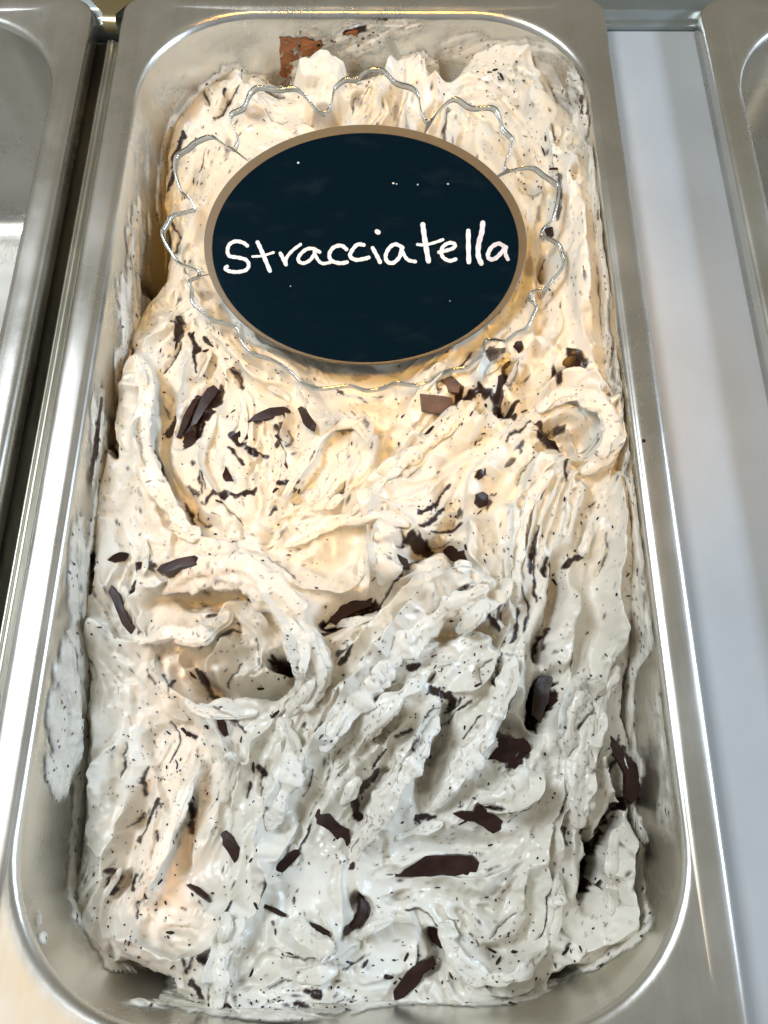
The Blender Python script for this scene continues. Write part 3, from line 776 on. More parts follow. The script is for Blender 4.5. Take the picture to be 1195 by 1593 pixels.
# scatter of fine specks: many tiny dots, some grey (under the surface), a few dark
gsc = 5600
sxs = rng.uniform(gx[0], gx[-1], gsc); sys_ = rng.uniform(gy[0], gy[-1], gsc)
dens = fbm(sxs / 14, sys_ / 14, 171, 3)
for x, y, dn in zip(sxs, sys_, dens):
    if dn < 0.02 and rng.random() < 0.82: continue
    r = 0.16 + 0.34 * rng.random() ** 3.0
    j = int((x - gx[0]) / STEP); i = int((y - gy[0]) / STEP); k = int(r * 2.2 / STEP) + 2
    if i < k or j < k or i >= H_ - k or j >= W_ - k: continue
    sl = (slice(i - k, i + k + 1), slice(j - k, j + k + 1))
    a = ANG[i, j]; dx = X[sl] - x; dy = Y[sl] - y
    p_ = dx * math.cos(a) + dy * math.sin(a); q_ = -dx * math.sin(a) + dy * math.cos(a)
    mk = np.clip(1.3 - np.hypot(p_ / (2.6 * r), q_ / (0.85 * r)), 0, 1)
    if rng.random() < 0.35: CR[sl] = np.maximum(CR[sl], mk * 0.9)
    else: CG[sl] = np.maximum(CG[sl], mk * 0.75)

idx = -np.ones(X.shape, int)
q = keep[:-1, :-1] & keep[1:, :-1] & keep[:-1, 1:] & keep[1:, 1:]
used = np.zeros(X.shape, bool); used[:-1, :-1] |= q; used[1:, :-1] |= q; used[:-1, 1:] |= q; used[1:, 1:] |= q
idx[used] = np.arange(used.sum())
co = np.stack([GX[used], GY[used], ZG[used]], 1) * S
quads = np.stack([idx[:-1, :-1][q], idx[:-1, 1:][q], idx[1:, 1:][q], idx[1:, :-1][q]], 1)
me = bpy.data.meshes.new('gelato_mass')
me.vertices.add(len(co)); me.vertices.foreach_set('co', co.astype(np.float32).ravel())
me.loops.add(quads.size); me.loops.foreach_set('vertex_index', quads.astype(np.int32).ravel())
me.polygons.add(len(quads)); me.polygons.foreach_set('loop_start', np.arange(0, quads.size, 4, dtype=np.int32))
me.polygons.foreach_set('use_smooth', np.ones(len(quads), bool))
me.update(calc_edges=True); me.validate()
ca = me.color_attributes.new('choc', 'FLOAT_COLOR', 'POINT')
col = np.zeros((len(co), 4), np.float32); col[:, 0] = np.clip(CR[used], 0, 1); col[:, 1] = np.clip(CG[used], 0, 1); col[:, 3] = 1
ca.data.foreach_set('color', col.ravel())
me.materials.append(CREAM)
gel = empty('gelato', (0, 110, -25))
tag(gel, "stracciatella gelato heaped in the middle pan, cream with dark chocolate flecks", 'gelato')
go = link(bpy.data.objects.new('gelato_mass', me)); go.parent = gel; go.matrix_parent_inverse = Matrix.Translation((0, -110 * S, 25 * S))
print("gelato verts", len(co))

# place a thing on the surface seen at a plan point
GUU, GVV = proj(GX, GY, ZG)
bins = {}
def build_bins():
    bu = (GUU[used] // 8).astype(int); bv = (GVV[used] // 8).astype(int)
    zz = ZG[used]; xx = GX[used]; yy = GY[used]; uu = GUU[used]; vv = GVV[used]
    order = np.argsort(bu * 10000 + bv, kind='stable'); key = (bu * 10000 + bv)[order]
    return key, order, xx, yy, zz, uu, vv
KEY, ORD, SX_, SY_, SZ_, SU_, SV_ = build_bins()
def surf(u, v, rad=5.0):
    b = int(u // 8); c = int(v // 8); ids = []
    for db_ in (-1, 0, 1):
        for dc in (-1, 0, 1):
            k = (b + db_) * 10000 + c + dc
            a0 = np.searchsorted(KEY, k); a1 = np.searchsorted(KEY, k + 1)
            ids.append(ORD[a0:a1])
    ids = np.concatenate(ids)
    if len(ids) == 0: return None
    d = np.hypot(SU_[ids] - u, SV_[ids] - v); near = ids[d < rad]
    if len(near) < 4: near = ids
    x, y, z = SX_[near], SY_[near], SZ_[near]
    top = z >= np.percentile(z, 40)
    x, y, z = x[top], y[top], z[top]
    A = np.stack([x - x.mean(), y - y.mean(), np.ones_like(x)], 1)
    try: s_, *_r = np.linalg.lstsq(A, z, rcond=None)
    except Exception: s_ = np.array([0, 0, z.mean()])
    nrm = Vector((-s_[0], -s_[1], 1.0)); nrm.normalize()
    if nrm.z < 0.55: nrm = (nrm + Vector((0, 0, 0.6))).normalized()
    if rad > 9: nrm = (nrm + Vector((0, -0.15, 1.0)) * min(2.0, rad / 12)).normalized()
    zc = float(np.percentile(z, 80))
    x_, y_ = unproj(u, v, zc)
    return Vector((x_, y_, zc)), nrm

# ------------------------------------------------------------------ thick folds of gelato lying over the mass, with undercut lips
FOLDS = [([(252, 925), (285, 900), (330, 888), (375, 895), (412, 918), (455, 948), (476, 1000), (492, 1050), (470, 1105)], 18, 1.0), ([(215, 1000), (262, 985), (300, 990), (345, 972), (356, 950)], 9, .9), ([(452, 962), (466, 1015), (462, 1060)], 9, 1.0), ([(560, 1322), (600, 1250), (640, 1180), (682, 1114)], 13, 1.15),
         ([(500, 1170), (560, 1085), (620, 1015), (690, 955), (760, 910)], 16, 1.0), ([(520, 1195), (580, 1120), (665, 1052)], 10, 1.0), ([(742, 1246), (785, 1240), (815, 1218), (816, 1192)], 14, 1.1),
         ([(838, 642), (862, 620), (900, 612), (938, 632), (955, 672), (940, 712), (905, 738)], 12, 1.0), ([(440, 852), (480, 832), (530, 812), (590, 802), (640, 818)], 9, 1.0), ([(588, 806), (600, 850), (592, 912)], 15, 1.0),
         ([(898, 1290), (906, 1200), (924, 1110)], 13, .9), ([(972, 1278), (955, 1350), (950, 1425)], 11, .9), ([(685, 1435), (705, 1485), (750, 1520), (805, 1518), (850, 1478)], 8, .9),
         ([(335, 1570), (342, 1490), (378, 1425)], 11, .9), ([(450, 1440), (488, 1468), (518, 1484)], 13, .9), ([(213, 552), (232, 610), (222, 680), (245, 760), (312, 842)], 11, .9),
         ([(440, 775), (472, 718), (508, 674), (550, 660), (574, 688)], 8, .9), ([(432, 1115), (454, 1165), (444, 1225), (415, 1292)], 13, .9), ([(312, 1185), (282, 1250), (250, 1330), (212, 1402)], 9, .9),
         ([(672, 1262), (722, 1190), (770, 1115), (802, 1020)], 11, .9), ([(545, 800), (612, 735), (682, 675), (745, 620)], 8, .9), ([(300, 1100), (345, 1112), (400, 1104)], 5, .7),
         ([(880, 1180), (890, 1120), (915, 1075), (960, 1060)], 11, .9), ([(800, 940), (806, 860), (826, 780), (862, 730)], 7, .9)]
def fold_mesh(pts, wpx, hs, seed):
    Pf = catmull(pts, 4); Lf = np.concatenate([[0], np.cumsum(np.hypot(*np.diff(Pf, axis=0).T))])
    n_ = int(Lf[-1] / 2.2); t_ = np.linspace(0, Lf[-1], n_)
    pu = np.interp(t_, Lf, Pf[:, 0]); pv = np.interp(t_, Lf, Pf[:, 1])
    pu = pu + 5 * fbm(t_ / 30, t_ * 0 + seed, 500 + seed, 2); pv = pv + 5 * fbm(t_ / 30, t_ * 0 + seed, 540 + seed, 2)
    zs = []
    for a_, b_ in zip(pu, pv):
        q_ = surf(a_, b_, 7); zs.append(q_[0].z if q_ else (zs[-1] if zs else -22))
    zs = np.array(zs, float); k_ = max(3, n_ // 8); zp = np.pad(zs, k_, mode='edge'); zs = np.convolve(zp, np.ones(2 * k_ + 1) / (2 * k_ + 1), 'valid')
    cx_, cy_ = unproj(pu, pv, zs)
    cen_ = np.stack([cx_, cy_, zs], 1); tg = np.gradient(cen_, axis=0); tg /= np.linalg.norm(tg, axis=1)[:, None] + 1e-9
    side = np.cross(tg, np.array([0, 0, 1.0])); side /= np.linalg.norm(side, axis=1)[:, None] + 1e-9; upv = np.cross(side, tg)
    nr = 44; a = np.linspace(0, 2 * np.pi, nr, endpoint=False)
    w0 = wpx * 0.165; tt_ = t_ / Lf[-1]
    prof = np.sqrt(np.clip(1 - np.abs(2 * tt_ - 1) ** 3.0, 0, 1)) * (0.8 + 1.3 * (fbm(t_ / 26, t_ * 0 + 3, 560 + seed, 2) + 0.2)) + 0.02
    A_, T_ = np.meshgrid(a, t_)
    ns = 1 + 0.95 * fbm(T_ / 46, A_ * 1.3 + 9, 600 + seed, 2) * 1.0 + 0.42 * fbm(T_ / 13, A_ * 2.6 + 5, 640 + seed, 3) + 0.16 * fbm(T_ / 5, A_ * 5.0, 680 + seed, 2)
    seam = np.cos(A_); ns = ns                      # seam lies on the hidden underside
    R_ = w0 * prof[:, None] * ns
    lean = 0.35 * w0 * prof[:, None] * (1 if seed % 2 else -1)
    sx2 = np.cos(A_ - np.pi / 2); up2 = np.sin(A_ - np.pi / 2)
    crest = np.maximum(up2, 0) ** 1.5
    X3 = cen_[:, None, :] + side[:, None, :] * (R_ * sx2 * 1.25 + lean * crest)[..., None] + upv[:, None, :] * (R_ * up2 * (0.62 * hs) + 0.10 * w0 * crest - 0.06 * w0)[..., None]
    V_ = X3.reshape(-1, 3)
    fcs = [(i_ * nr + j_, i_ * nr + (j_ + 1) % nr, (i_ + 1) * nr + (j_ + 1) % nr, (i_ + 1) * nr + j_) for i_ in range(n_ - 1) for j_ in range(nr)]
    ob = mesh_obj('gelato_fold', [(x, y - 110, z + 25) for x, y, z in V_], fcs, CREAM, gel)
    cc = ob.data.color_attributes.new('choc', 'FLOAT_COLOR', 'POINT')
    sp1 = smooth01((fbm(T_ / 3.6, A_ * 3.2, 720 + seed, 2) - 0.315) / 0.05); sp2 = smooth01((fbm(T_ / 5.5, A_ * 3.0, 760 + seed, 2) - 0.30) / 0.05)
    cl = np.zeros((len(V_), 4), np.float32); cl[:, 0] = sp1.ravel() * 0.9; cl[:, 1] = sp2.ravel() * 0.8; cl[:, 3] = 1
    cc.data.foreach_set('color', cl.ravel())
rf_ = random.Random(314)
while len(FOLDS) < 58:
    u_, v_ = rf_.uniform(150, 960), rf_.uniform(470, 1540)
    if ((u_ - 569) / 290) ** 2 + ((v_ - 380) / 225) ** 2 < 1 or ((u_ - 360) / 90) ** 2 + ((v_ - 1010) / 80) ** 2 < 1: continue
    if any(((u_ - a_) / c_) ** 2 + ((v_ - b_) / d_) ** 2 < 0.5 for a_, b_, c_, d_ in SMOOTH): continue
    pp = [(u_, v_)]; dx_, dy_ = None, None; cu = rf_.gauss(0, 0.16)
    for _ in range(rf_.randint(2, 5)):
        t2_ = flow_at(*pp[-1]); c_, s_ = math.cos(t2_), math.sin(t2_)
        if dx_ is not None and c_ * dx_ + s_ * dy_ < 0: c_, s_ = -c_, -s_
        c_, s_ = c_ * math.cos(cu) - s_ * math.sin(cu), s_ * math.cos(cu) + c_ * math.sin(cu)
        dx_, dy_ = c_, s_; L_ = rf_.uniform(12, 20); pp.append((pp[-1][0] + c_ * L_, pp[-1][1] + s_ * L_))
    if all(inside(np.array([p_[0]]), np.array([p_[1]]), OP)[0] for p_ in pp): FOLDS.append((pp, rf_.uniform(4.0, 8.5), 0.85))
for i_f, (pts, wpx, hs) in enumerate(FOLDS): fold_mesh(pts, wpx, hs, i_f)

# ------------------------------------------------------------------ chocolate shards: traced outlines, real thickness, bent a little
def shard(name, poly, mat, thick=1.1, lift=0.35, bend=0.4, parent=None, seed=0):
    r_ = random.Random(seed + 5)
    Q = np.array(list(poly) + [poly[0]], float); P = np.concatenate([np.stack([Q[k_] * (1 - t_) + Q[k_ + 1] * t_ for t_ in (0.0, 0.5)]) for k_ in range(len(Q) - 1)])
    P = np.array([(p[0] + r_.uniform(-1.3, 1.3), p[1] + r_.uniform(-1.3, 1.3)) for p in P])
    c = P.mean(0)
    rad = max(6, 0.35 * float(np.hypot(*(P - c).T).max()))
    s_ = surf(c[0], c[1], rad)
    if s_ is None: return None
    o, nrm = s_
    # outline onto the local plane
    pts = []
    for p in P:
        d = Vector(ray(p[0], p[1])); d0 = Vector((0, 0, CH))
        t = (o - d0).dot(nrm) / d.dot(nrm); pts.append(d0 + d * t)
    cen = sum(pts, Vector()) / len(pts)
    ex = max((p - cen for p in pts), key=lambda q: q.length).normalized()
    n_ = len(pts); vs = []
    L = max((p - cen).length for p in pts) + 1e-6
    lay = [(1.0, -thick), (1.0, lift - 0.16), (0.96, lift), (0.55, lift + 0.02)]
    for sc, off in lay:
        for p in pts:
            q_ = cen + (p - cen) * sc; k = (q_ - cen).dot(ex) / L
            vs.append(q_ + nrm * (off + bend * (0.5 - k * k)) - cen)
    vs.append(nrm * (lift + 0.05 + bend * 0.5)); vs.append(-nrm * thick)
    fs = []
    for a in range(len(lay) - 1):
        for j in range(n_): fs.append((a * n_ + j, a * n_ + (j + 1) % n_, (a + 1) * n_ + (j + 1) % n_, (a + 1) * n_ + j))
    top = (len(lay) - 1) * n_
    for j in range(n_): fs.append((top + j, top + (j + 1) % n_, len(vs) - 2)); fs.append(((j + 1) % n_, j, len(vs) - 1))
    ob = mesh_obj(name, vs, fs, mat, parent, smooth=False, loc=cen)
    import bmesh
    bm = bmesh.new(); bm.from_mesh(ob.data); bmesh.ops.recalc_face_normals(bm, faces=bm.faces); bm.to_mesh(ob.data); bm.free()
    return ob
SHARDS = [
 ([(653, 612), (676, 614), (701, 619), (705, 632), (694, 645), (656, 640)], "square grey-brown chocolate piece just below the sign", 1, 1.2),
 ([(688, 590), (704, 585), (716, 597), (714, 612), (698, 610)], "small grey-brown piece tucked under the lower right edge of the sign plate", 1, 0.8),
 ([(598, 1363), (604, 1348), (640, 1333), (690, 1329), (736, 1330), (744, 1342), (738, 1363), (690, 1360), (640, 1364)], "longest flat dark chocolate slab lying level in the smooth hollow near the front", 0, 2.2),
 ([(498, 1250), (491, 1270), (492, 1281), (512, 1290), (524, 1305), (538, 1320), (546, 1310), (544, 1290), (527, 1282), (512, 1265)], "jagged bat-shaped chocolate flake left of the front hollow", 0, 0.8),
 ([(614, 1556), (613, 1542), (632, 1512), (655, 1495), (676, 1489), (679, 1499), (660, 1515), (648, 1535), (630, 1550)], "thick diagonal chocolate stick at the very front edge of the gelato", 0, 1.3),
 ([(343, 1298), (350, 1291), (364, 1303), (376, 1322), (380, 1343), (372, 1350), (360, 1335), (348, 1315)], "leaf-shaped dark flake on the pale lower left facet", 0, 0.6),
 ([(424, 1362), (428, 1350), (445, 1332), (461, 1321), (467, 1327), (452, 1347), (434, 1363)], "short dark bar with a pale nick, beside the lower centre ridge", 0, 0.6),
 ([(288, 1376), (292, 1372), (310, 1381), (326, 1393), (325, 1399), (306, 1390)], "thin chocolate stick right of the peach lit streak", 0, 0.5),
 ([(405, 1409), (409, 1405), (428, 1413), (446, 1422), (444, 1427), (424, 1419)], "very thin chocolate splinter leading to the white blob", 0, 0.3),
 ([(474, 1436), (480, 1434), (500, 1441), (514, 1450), (512, 1457), (494, 1450)], "thin splinter lying along the top of the white blob", 0, 0.3),
 ([(560, 1396), (569, 1404), (571, 1424), (560, 1440), (545, 1448), (537, 1446), (552, 1433), (559, 1416)], "crescent chocolate curl right of the white blob", 0, 0.8),
 ([(160, 903), (172, 906), (188, 924), (194, 948), (204, 970), (215, 985), (210, 992), (192, 972), (182, 948), (172, 926)], "long brown chocolate blade slanting down at the left edge", 0, 1.0),
 ([(168, 869), (178, 862), (192, 860), (201, 862), (197, 869), (180, 875)], "small brown flake near the left wall above the slanting blade", 0, 0.6),
 ([(250, 892), (256, 884), (282, 876), (308, 869), (317, 875), (314, 884), (288, 889), (262, 897)], "straight brown chocolate bar on top of the curled crater rim", 0, 4.6),
 ([(505, 967), (520, 948), (545, 936), (566, 932), (581, 931), (578, 942), (556, 950), (534, 962), (514, 976)], "black chocolate flake in the crevice under the centre block", 0, 0.3),
 ([(750, 1165), (753, 1150), (775, 1146), (800, 1150), (815, 1148), (826, 1160), (826, 1190), (806, 1200), (790, 1188), (770, 1182), (752, 1184)], "large dark chocolate lump above the white knob on the right", 0, 0.3),
 ([(706, 1266), (720, 1261), (736, 1263), (746, 1255), (766, 1265), (782, 1277), (780, 1291), (768, 1296), (752, 1286), (738, 1279), (722, 1277)], "ragged chocolate flake below the white knob", 0, 0.5),
 ([(828, 1050), (838, 1041), (852, 1044), (866, 1064), (862, 1082), (850, 1100), (840, 1126), (826, 1112), (830, 1080)], "dark chocolate chunk sunk in the pocket left of the right smooth lobe", 0, 0.2),
 ([(946, 1142), (956, 1150), (972, 1172), (990, 1188), (998, 1212), (994, 1238), (982, 1252), (972, 1240), (976, 1212), (962, 1186), (948, 1164)], "curved black chocolate sheet against the right wall", 0, 0.3),
 ([(322, 604), (334, 599), (342, 606), (326, 630), (306, 660), (296, 666), (308, 634)], "upper right stick of the dark chocolate bundle at left", 0, 1.0),
 ([(301, 620), (309, 620), (298, 650), (282, 682), (274, 680), (286, 648)], "left stick of the dark chocolate bundle at left", 0, 0.8),
 ([(284, 690), (294, 668), (306, 672), (304, 690), (294, 698)], "stubby end piece at the foot of the dark chocolate bundle", 0, 0.6),
 ([(384, 656), (398, 645), (420, 636), (442, 632), (451, 638), (436, 646), (412, 654), (398, 656)], "pointed dark bar above the chocolate crumb cluster", 0, 0.8),
 ([(464, 636), (470, 632), (480, 642), (489, 660), (485, 669), (474, 660)], "short black wedge right of the crumb cluster", 0, 0.7),
 ([(346, 740), (351, 724), (362, 742), (362, 748), (350, 749)], "small brown triangle left below the crumb cluster", 0, 0.6),
 ([(376, 668), (386, 676), (388, 684), (372, 682), (362, 676)], "brown wedge on the left of the crumb cluster", 0, 0.5),
 ([(757, 548), (762, 538), (776, 534), (791, 538), (780, 548), (764, 556)], "brown oval flake peeking out beside the sign plate's lower right", 0, 0.5),
 ([(799, 540), (802, 531), (810, 530), (815, 542), (808, 550)], "short brown stub right of the oval flake", 0, 0.6),
 ([(783, 564), (794, 556), (798, 558), (790, 572), (783, 575)], "little brown bar under the short brown stub", 0, 0.4),
 ([(768, 628), (773, 606), (776, 586), (782, 582), (784, 596), (780, 614), (774, 630)], "upright chocolate stick right of the sign, below the plate", 0, 0.7),
 ([(740, 783), (741, 768), (752, 764), (759, 770), (757, 787), (748, 790)], "brown square chip on the smooth slope right of centre", 0, 0.6),
 ([(738, 742), (742, 732), (750, 729), (754, 738), (745, 746)], "smaller brown chip just above the brown square chip", 0, 0.5),
 ([(604, 886), (608, 868), (614, 860), (634, 870), (637, 884), (622, 889)], "left black piece in the crevice above the white peak", 0, 0.4),
 ([(690, 874), (690, 856), (702, 846), (718, 850), (722, 868), (712, 878)], "square black piece in the crevice above the white peak", 0, 0.8),
 ([(714, 858), (722, 856), (730, 874), (728, 892), (722, 894), (716, 876)], "brown upright flake at the right end of the crevice", 0, 0.7),
 ([(874, 566), (880, 556), (892, 552), (906, 562), (904, 574), (892, 570), (882, 574)], "dark cap of chocolate above the right hand curl", 0, 0.5),
 ([(337, 1116), (343, 1111), (351, 1124), (355, 1144), (349, 1149), (341, 1132)], "small upright dark stick below the crater", 0, 0.6),
 ([(640, 1100), (668, 1062), (672, 1070), (650, 1100)], None, 0, 0.3),
 ([(848, 357), (858, 352), (862, 366), (852, 372)], "tiny dark piece held in the notch at the right edge of the plate", 0, 0.6),
 ([(666, 1438), (676, 1436), (684, 1452), (696, 1468), (686, 1476), (672, 1466)], "black flake in the swirl right of the front stick", 0, 0.2),
 ([(1003, 1240)] * 3, None, 0, 0),
]
for i, (poly, lab, m, lf) in enumerate(SHARDS):
    if lab is None: continue
    o = shard('chocolate_shard', poly, CHOC_DULL if m else CHOC, lift=lf * 0.6 - 0.05, seed=i)
    if o: tag(o, lab, 'chocolate piece', 'large chocolate pieces in the gelato')

# small chips as parts, tiny crumbs as one mass
def chip_mesh(nm, r_, mat):
    n_ = r_.choice([5, 6, 7]); a0 = r_.random() * 6
    pts = [(math.cos(a0 + 6.283 * k / n_) * r_.uniform(0.6, 1.1), math.sin(a0 + 6.283 * k / n_) * r_.uniform(0.16, 0.42)) for k in range(n_)]
    vs = [(x, y, -0.5) for x, y in pts] + [(x * 0.9, y * 0.85, 0.22 + r_.uniform(-.08, .1)) for x, y in pts]
    fs = [tuple(range(n_ - 1, -1, -1)), tuple(range(n_, 2 * n_))] + [(j, (j + 1) % n_, n_ + (j + 1) % n_, n_ + j) for j in range(n_)]
    me_ = bpy.data.meshes.new(nm); me_.from_pydata([Vector(v_) * S for v_ in vs], [], fs); me_.materials.append(mat); return me_
r2 = random.Random(21)
CM = [chip_mesh('chocolate_chip', r2, CHOC) for _ in range(9)]
HOT = [(330, 520, 60, 50), (400, 700, 45, 45), (380, 570, 40, 20), (780, 115, 30, 22), (790, 180, 50, 40), (830, 250, 40, 40), (700, 620, 50, 40), (800, 640, 60, 40), (860, 830, 50, 80), (250, 1150, 40, 60),
       (300, 1230, 60, 60), (440, 990, 50, 60), (600, 1150, 80, 80), (780, 1480, 60, 40), (850, 1300, 60, 60), (700, 1040, 60, 50), (500, 1550, 60, 20), (360, 1560, 60, 20), (230, 1400, 60, 60), (680, 820, 50, 30), (300, 240, 40, 60)]
def pick():
    if r2.random() < 0.45:
        h = r2.choice(HOT); return h[0] + r2.gauss(0, 0.9) * h[2], h[1] + r2.gauss(0, 0.9) * h[3]
    return r2.uniform(110, 985), r2.uniform(90, 1570)
FIXED = [(265, 1450, 1.1), (305, 110, 0.6), (335, 125, 0.7), (780, 118, 1.6), (770, 108, 1.0), (762, 112, 1.0), (845, 235, 1.2), (848, 215, 1.1), (860, 262, 1.3), (390, 1515, 1.2), (345, 1470, 1.2), (268, 1505, .9),
         (320, 1130, .9), (405, 1072, 1.1), (375, 1150, 1.3), (395, 1195, 1.2), (430, 1110, 1.6), (500, 1146, 1.0), (290, 1140, 1.4), (300, 1050, 1.2), (570, 1498, 1.3), (545, 1497, 1.0), (605, 1520, 1.6), (720, 1280, 1.3),
         (650, 1275, 1.2), (905, 1293, 1.0), (950, 1360, 1.2), (930, 1375, 1.1), (880, 1480, 1.2), (903, 1475, 1.0), (775, 1495, 1.2), (800, 1480, 1.1), (765, 1478, 1.1), (690, 1465, 1.2), (632, 1490, 1.4), (740, 690, .8), (620, 690, .8),
         (665, 672, 1.4), (733, 645, 1.2), (617, 735, .8), (648, 715, .8), (770, 770, .9), (480, 615, .7), (540, 665, .8), (547, 690, .8), (525, 770, .8), (300, 520, 1.3), (275, 535, 1.6), (322, 545, 1.3), (282, 500, 1.5), (352, 590, 1.2), (250, 545, .9),
         (428, 1450, .9), (815, 640, 1.0), (755, 630, 1.2), (745, 600, 1.6), (395, 705, 1.8), (432, 680, 1.5), (465, 765, 1.4), (445, 725, 1.2), (430, 760, 1.3), (380, 770, 1.2), (340, 780, 1.2)]
cnt = 0
def put(u, v, size, ob_mesh, parent):
    s_ = surf(u, v, 5)
    if s_ is None: return None
    o_, n_ = s_
    jx = min(W_ - 1, max(0, int((o_.x - gx[0]) / STEP))); iy = min(H_ - 1, max(0, int((o_.y - gy[0]) / STEP)))
    fd = Vector((FX[iy, jx], FY[iy, jx], 0)); tx_ = (fd - n_ * fd.dot(n_)).normalized(); ty_ = n_.cross(tx_)
    q_ = Matrix((tx_, ty_, n_)).transposed() @ Matrix.Rotation(r2.gauss(0, 0.6), 3, 'Z') @ Matrix.Rotation(r2.uniform(-0.5, 0.5), 3, 'Y')
    return o_, q_
chips = []
for k in range(190):
    if k < len(FIXED): u, v, sz = FIXED[k]
    else:
        u, v = pick(); sz = r2.uniform(0.45, 0.95)
        if not inside(np.array([u]), np.array([v]), OP)[0] : continue
        if ((u - 569) / 262) ** 2 + ((v - 380) / 200) ** 2 < 1: continue
    pq = put(u, v, sz, None, gel)
    if pq is None: continue
    ob = link(bpy.data.objects.new('chocolate_chip', CM[k % 9])); ob.parent = gel
    ob.location = (pq[0] - Vector((0, 110, -25))) * S; ob.rotation_euler = pq[1].to_euler()
    ob.scale = (sz * r2.uniform(0.8, 1.9), sz, sz * 0.7)
cv, cf = [], []
for k in range(1700):
    u, v = pick()
    if not inside(np.array([u]), np.array([v]), OP)[0]: continue
    pq = put(u, v, 1, None, gel)
    if pq is None: continue
    sz = 0.13 + 0.22 * r2.random() ** 2
    b0 = len(cv); n_ = 5; st_ = r2.uniform(0.9, 2.2)
    for (zz, sc) in ((-0.9, 1.0), (0.25, 0.85)):
        for j in range(n_):
            p_ = Vector((math.cos(1.257 * j) * sz * sc * st_, math.sin(1.257 * j) * sz * sc * 0.8, zz * sz))
            cv.append(tuple(pq[0] + pq[1] @ p_))
    cf.append(tuple(b0 + n_ + j for j in range(n_)))
    cf += [(b0 + j, b0 + (j + 1) % n_, b0 + n_ + (j + 1) % n_, b0 + n_ + j) for j in range(n_)]
cr = mesh_obj('chocolate_crumbs', [(a, b - 110, c + 25) for a, b, c in cv], cf, CHOC, gel, smooth=False)
cr['kind'] = 'stuff'

# ------------------------------------------------------------------ smears of gelato on the pan wall
def perim(cx, cy, hw, hl, r, n):
    base = rrect(cx, cy, hw, hl, r, 24); base.append(base[0]); P = np.array(base)
    L = np.concatenate([[0], np.cumsum(np.hypot(*np.diff(P, axis=0).T))])
    t = np.linspace(0, L[-1], n, endpoint=False)
    return np.interp(t, L, P[:, 0]), np.interp(t, L, P[:, 1])
NS, ND = 2600, 170
deps = np.linspace(2.6, 44, ND)
WX = np.zeros((ND, NS)); WY = np.zeros((ND, NS))
for i, d in enumerate(deps):
    if d < 5: hw, hl, r = IHW - 1.5, IHL - 1.5, IR - 0.6
    else: hw, hl, r = wall_section(d)
    WX[i], WY[i] = perim(PCX, PCY, hw, hl, r, NS)
WZ = -np.repeat(deps[:, None], NS, 1)
WUu, WVv = proj(WX, WY, WZ)
# where the photograph shows film: x, y, rx, ry, amount, thickness mm
FILM = [(105, 1130, 30, 90, 1.0, 1.6), (90, 1200, 22, 40, 1.0, 1.5), (100, 1040, 18, 50, .9, 1.0), (120, 900, 16, 110, .75, .6), (150, 700, 16, 130, .7, .5), (200, 480, 20, 90, .75, 1.0), (215, 370, 20, 60, .9, 1.2),
        (225, 250, 20, 80, .4, .25), (270, 150, 40, 40, .35, .15), (350, 70, 60, 25, .3, .2), (480, 60, 60, 35, .45, .4), (560, 60, 50, 40, .6, .8), (620, 40, 50, 25, .6, .5), (700, 60, 30, 40, .25, .3), (730, 75, 60, 30, .8, .5), (850, 90, 50, 40, .7, .5),
        (895, 130, 16, 40, .9, 1.2), (905, 190, 14, 40, .9, 1.3), (925, 280, 16, 70, .6, .5), (950, 420, 16, 70, .55, .4), (965, 560, 10, 60, .7, .6), (975, 640, 10, 60, .8, .9), (990, 760, 12, 80, .6, .5), (1010, 960, 22, 90, .5, .3),
        (1030, 1130, 28, 110, .45, .25), (1040, 1250, 20, 60, .5, .3), (66, 1460, 8, 12, .8, .6), (260, 1560, 60, 10, .8, .8), (430, 1580, 90, 10, .9, 1.0), (220, 1560, 20, 8, .8, .6), (60, 1430, 6, 16, .5, .4)]
ii, jj = np.meshgrid(np.arange(NS), np.arange(ND))
per = NS
ang = 2 * np.pi * ii / NS
cxn, cyn = 40 * np.cos(ang) + 60, 40 * np.sin(ang) + 60
ixw = np.clip(((WX - np.sign(WX - PCX) * 2.0 - gx[0]) / STEP).astype(int), 0, W_ - 1); iyw = np.clip(((WY - np.sign(WY - PCY) * 2.0 - gy[0]) / STEP).astype(int), 0, H_ - 1)
zgel = np.maximum.reduce([ZG[iyw, ixw], ZG[iyw, np.clip(ixw + 8, 0, W_ - 1)], ZG[iyw, np.clip(ixw - 8, 0, W_ - 1)]])
sm_s = np.abs(ii - NS / 2) * 0.35; sm_d = jj * 0.245
nz = fbm(sm_s / 9 + 0.25 * sm_d, sm_d / 11, 201, 4) + 0.6 * fbm(sm_s / 3.2, sm_d / 3.6, 211, 3)
amt = np.zeros_like(nz); th = np.zeros_like(nz)
for (x, y, rx, ry, a, t) in FILM:
    g = np.exp(-(((WUu - x) / rx) ** 2 + ((WVv - y) / ry) ** 2) ** 1.5)
    amt = np.maximum(amt, a * g); th = np.maximum(th, t * g)
above = WZ - zgel
near_ = np.exp(-np.maximum(above, 0) / 2.0)
amt = np.maximum(amt, 0.95 * near_); th = np.maximum(th, 0.5 * np.exp(-np.maximum(above, 0) / 1.8))
for (x, y, rx, ry, an, dp) in CAV[:5]: amt *= 1 - 0.95 * np.exp(-(((WUu - x) / (rx * 1.3)) ** 2 + ((WVv - y) / (ry * 1.3)) ** 2) ** 2)
nz = nz * (0.45 + 0.75 * smooth01(th / 0.7))
rawt = amt * 1.1 + nz * 0.9 - 0.12
thick = np.clip(rawt, 0, 0.6) / 0.6 * (0.06 + th * (0.5 + 1.8 * np.maximum(0, nz + 0.2)))
gd_y, gd_x = np.zeros_like(WX), np.zeros_like(WX)
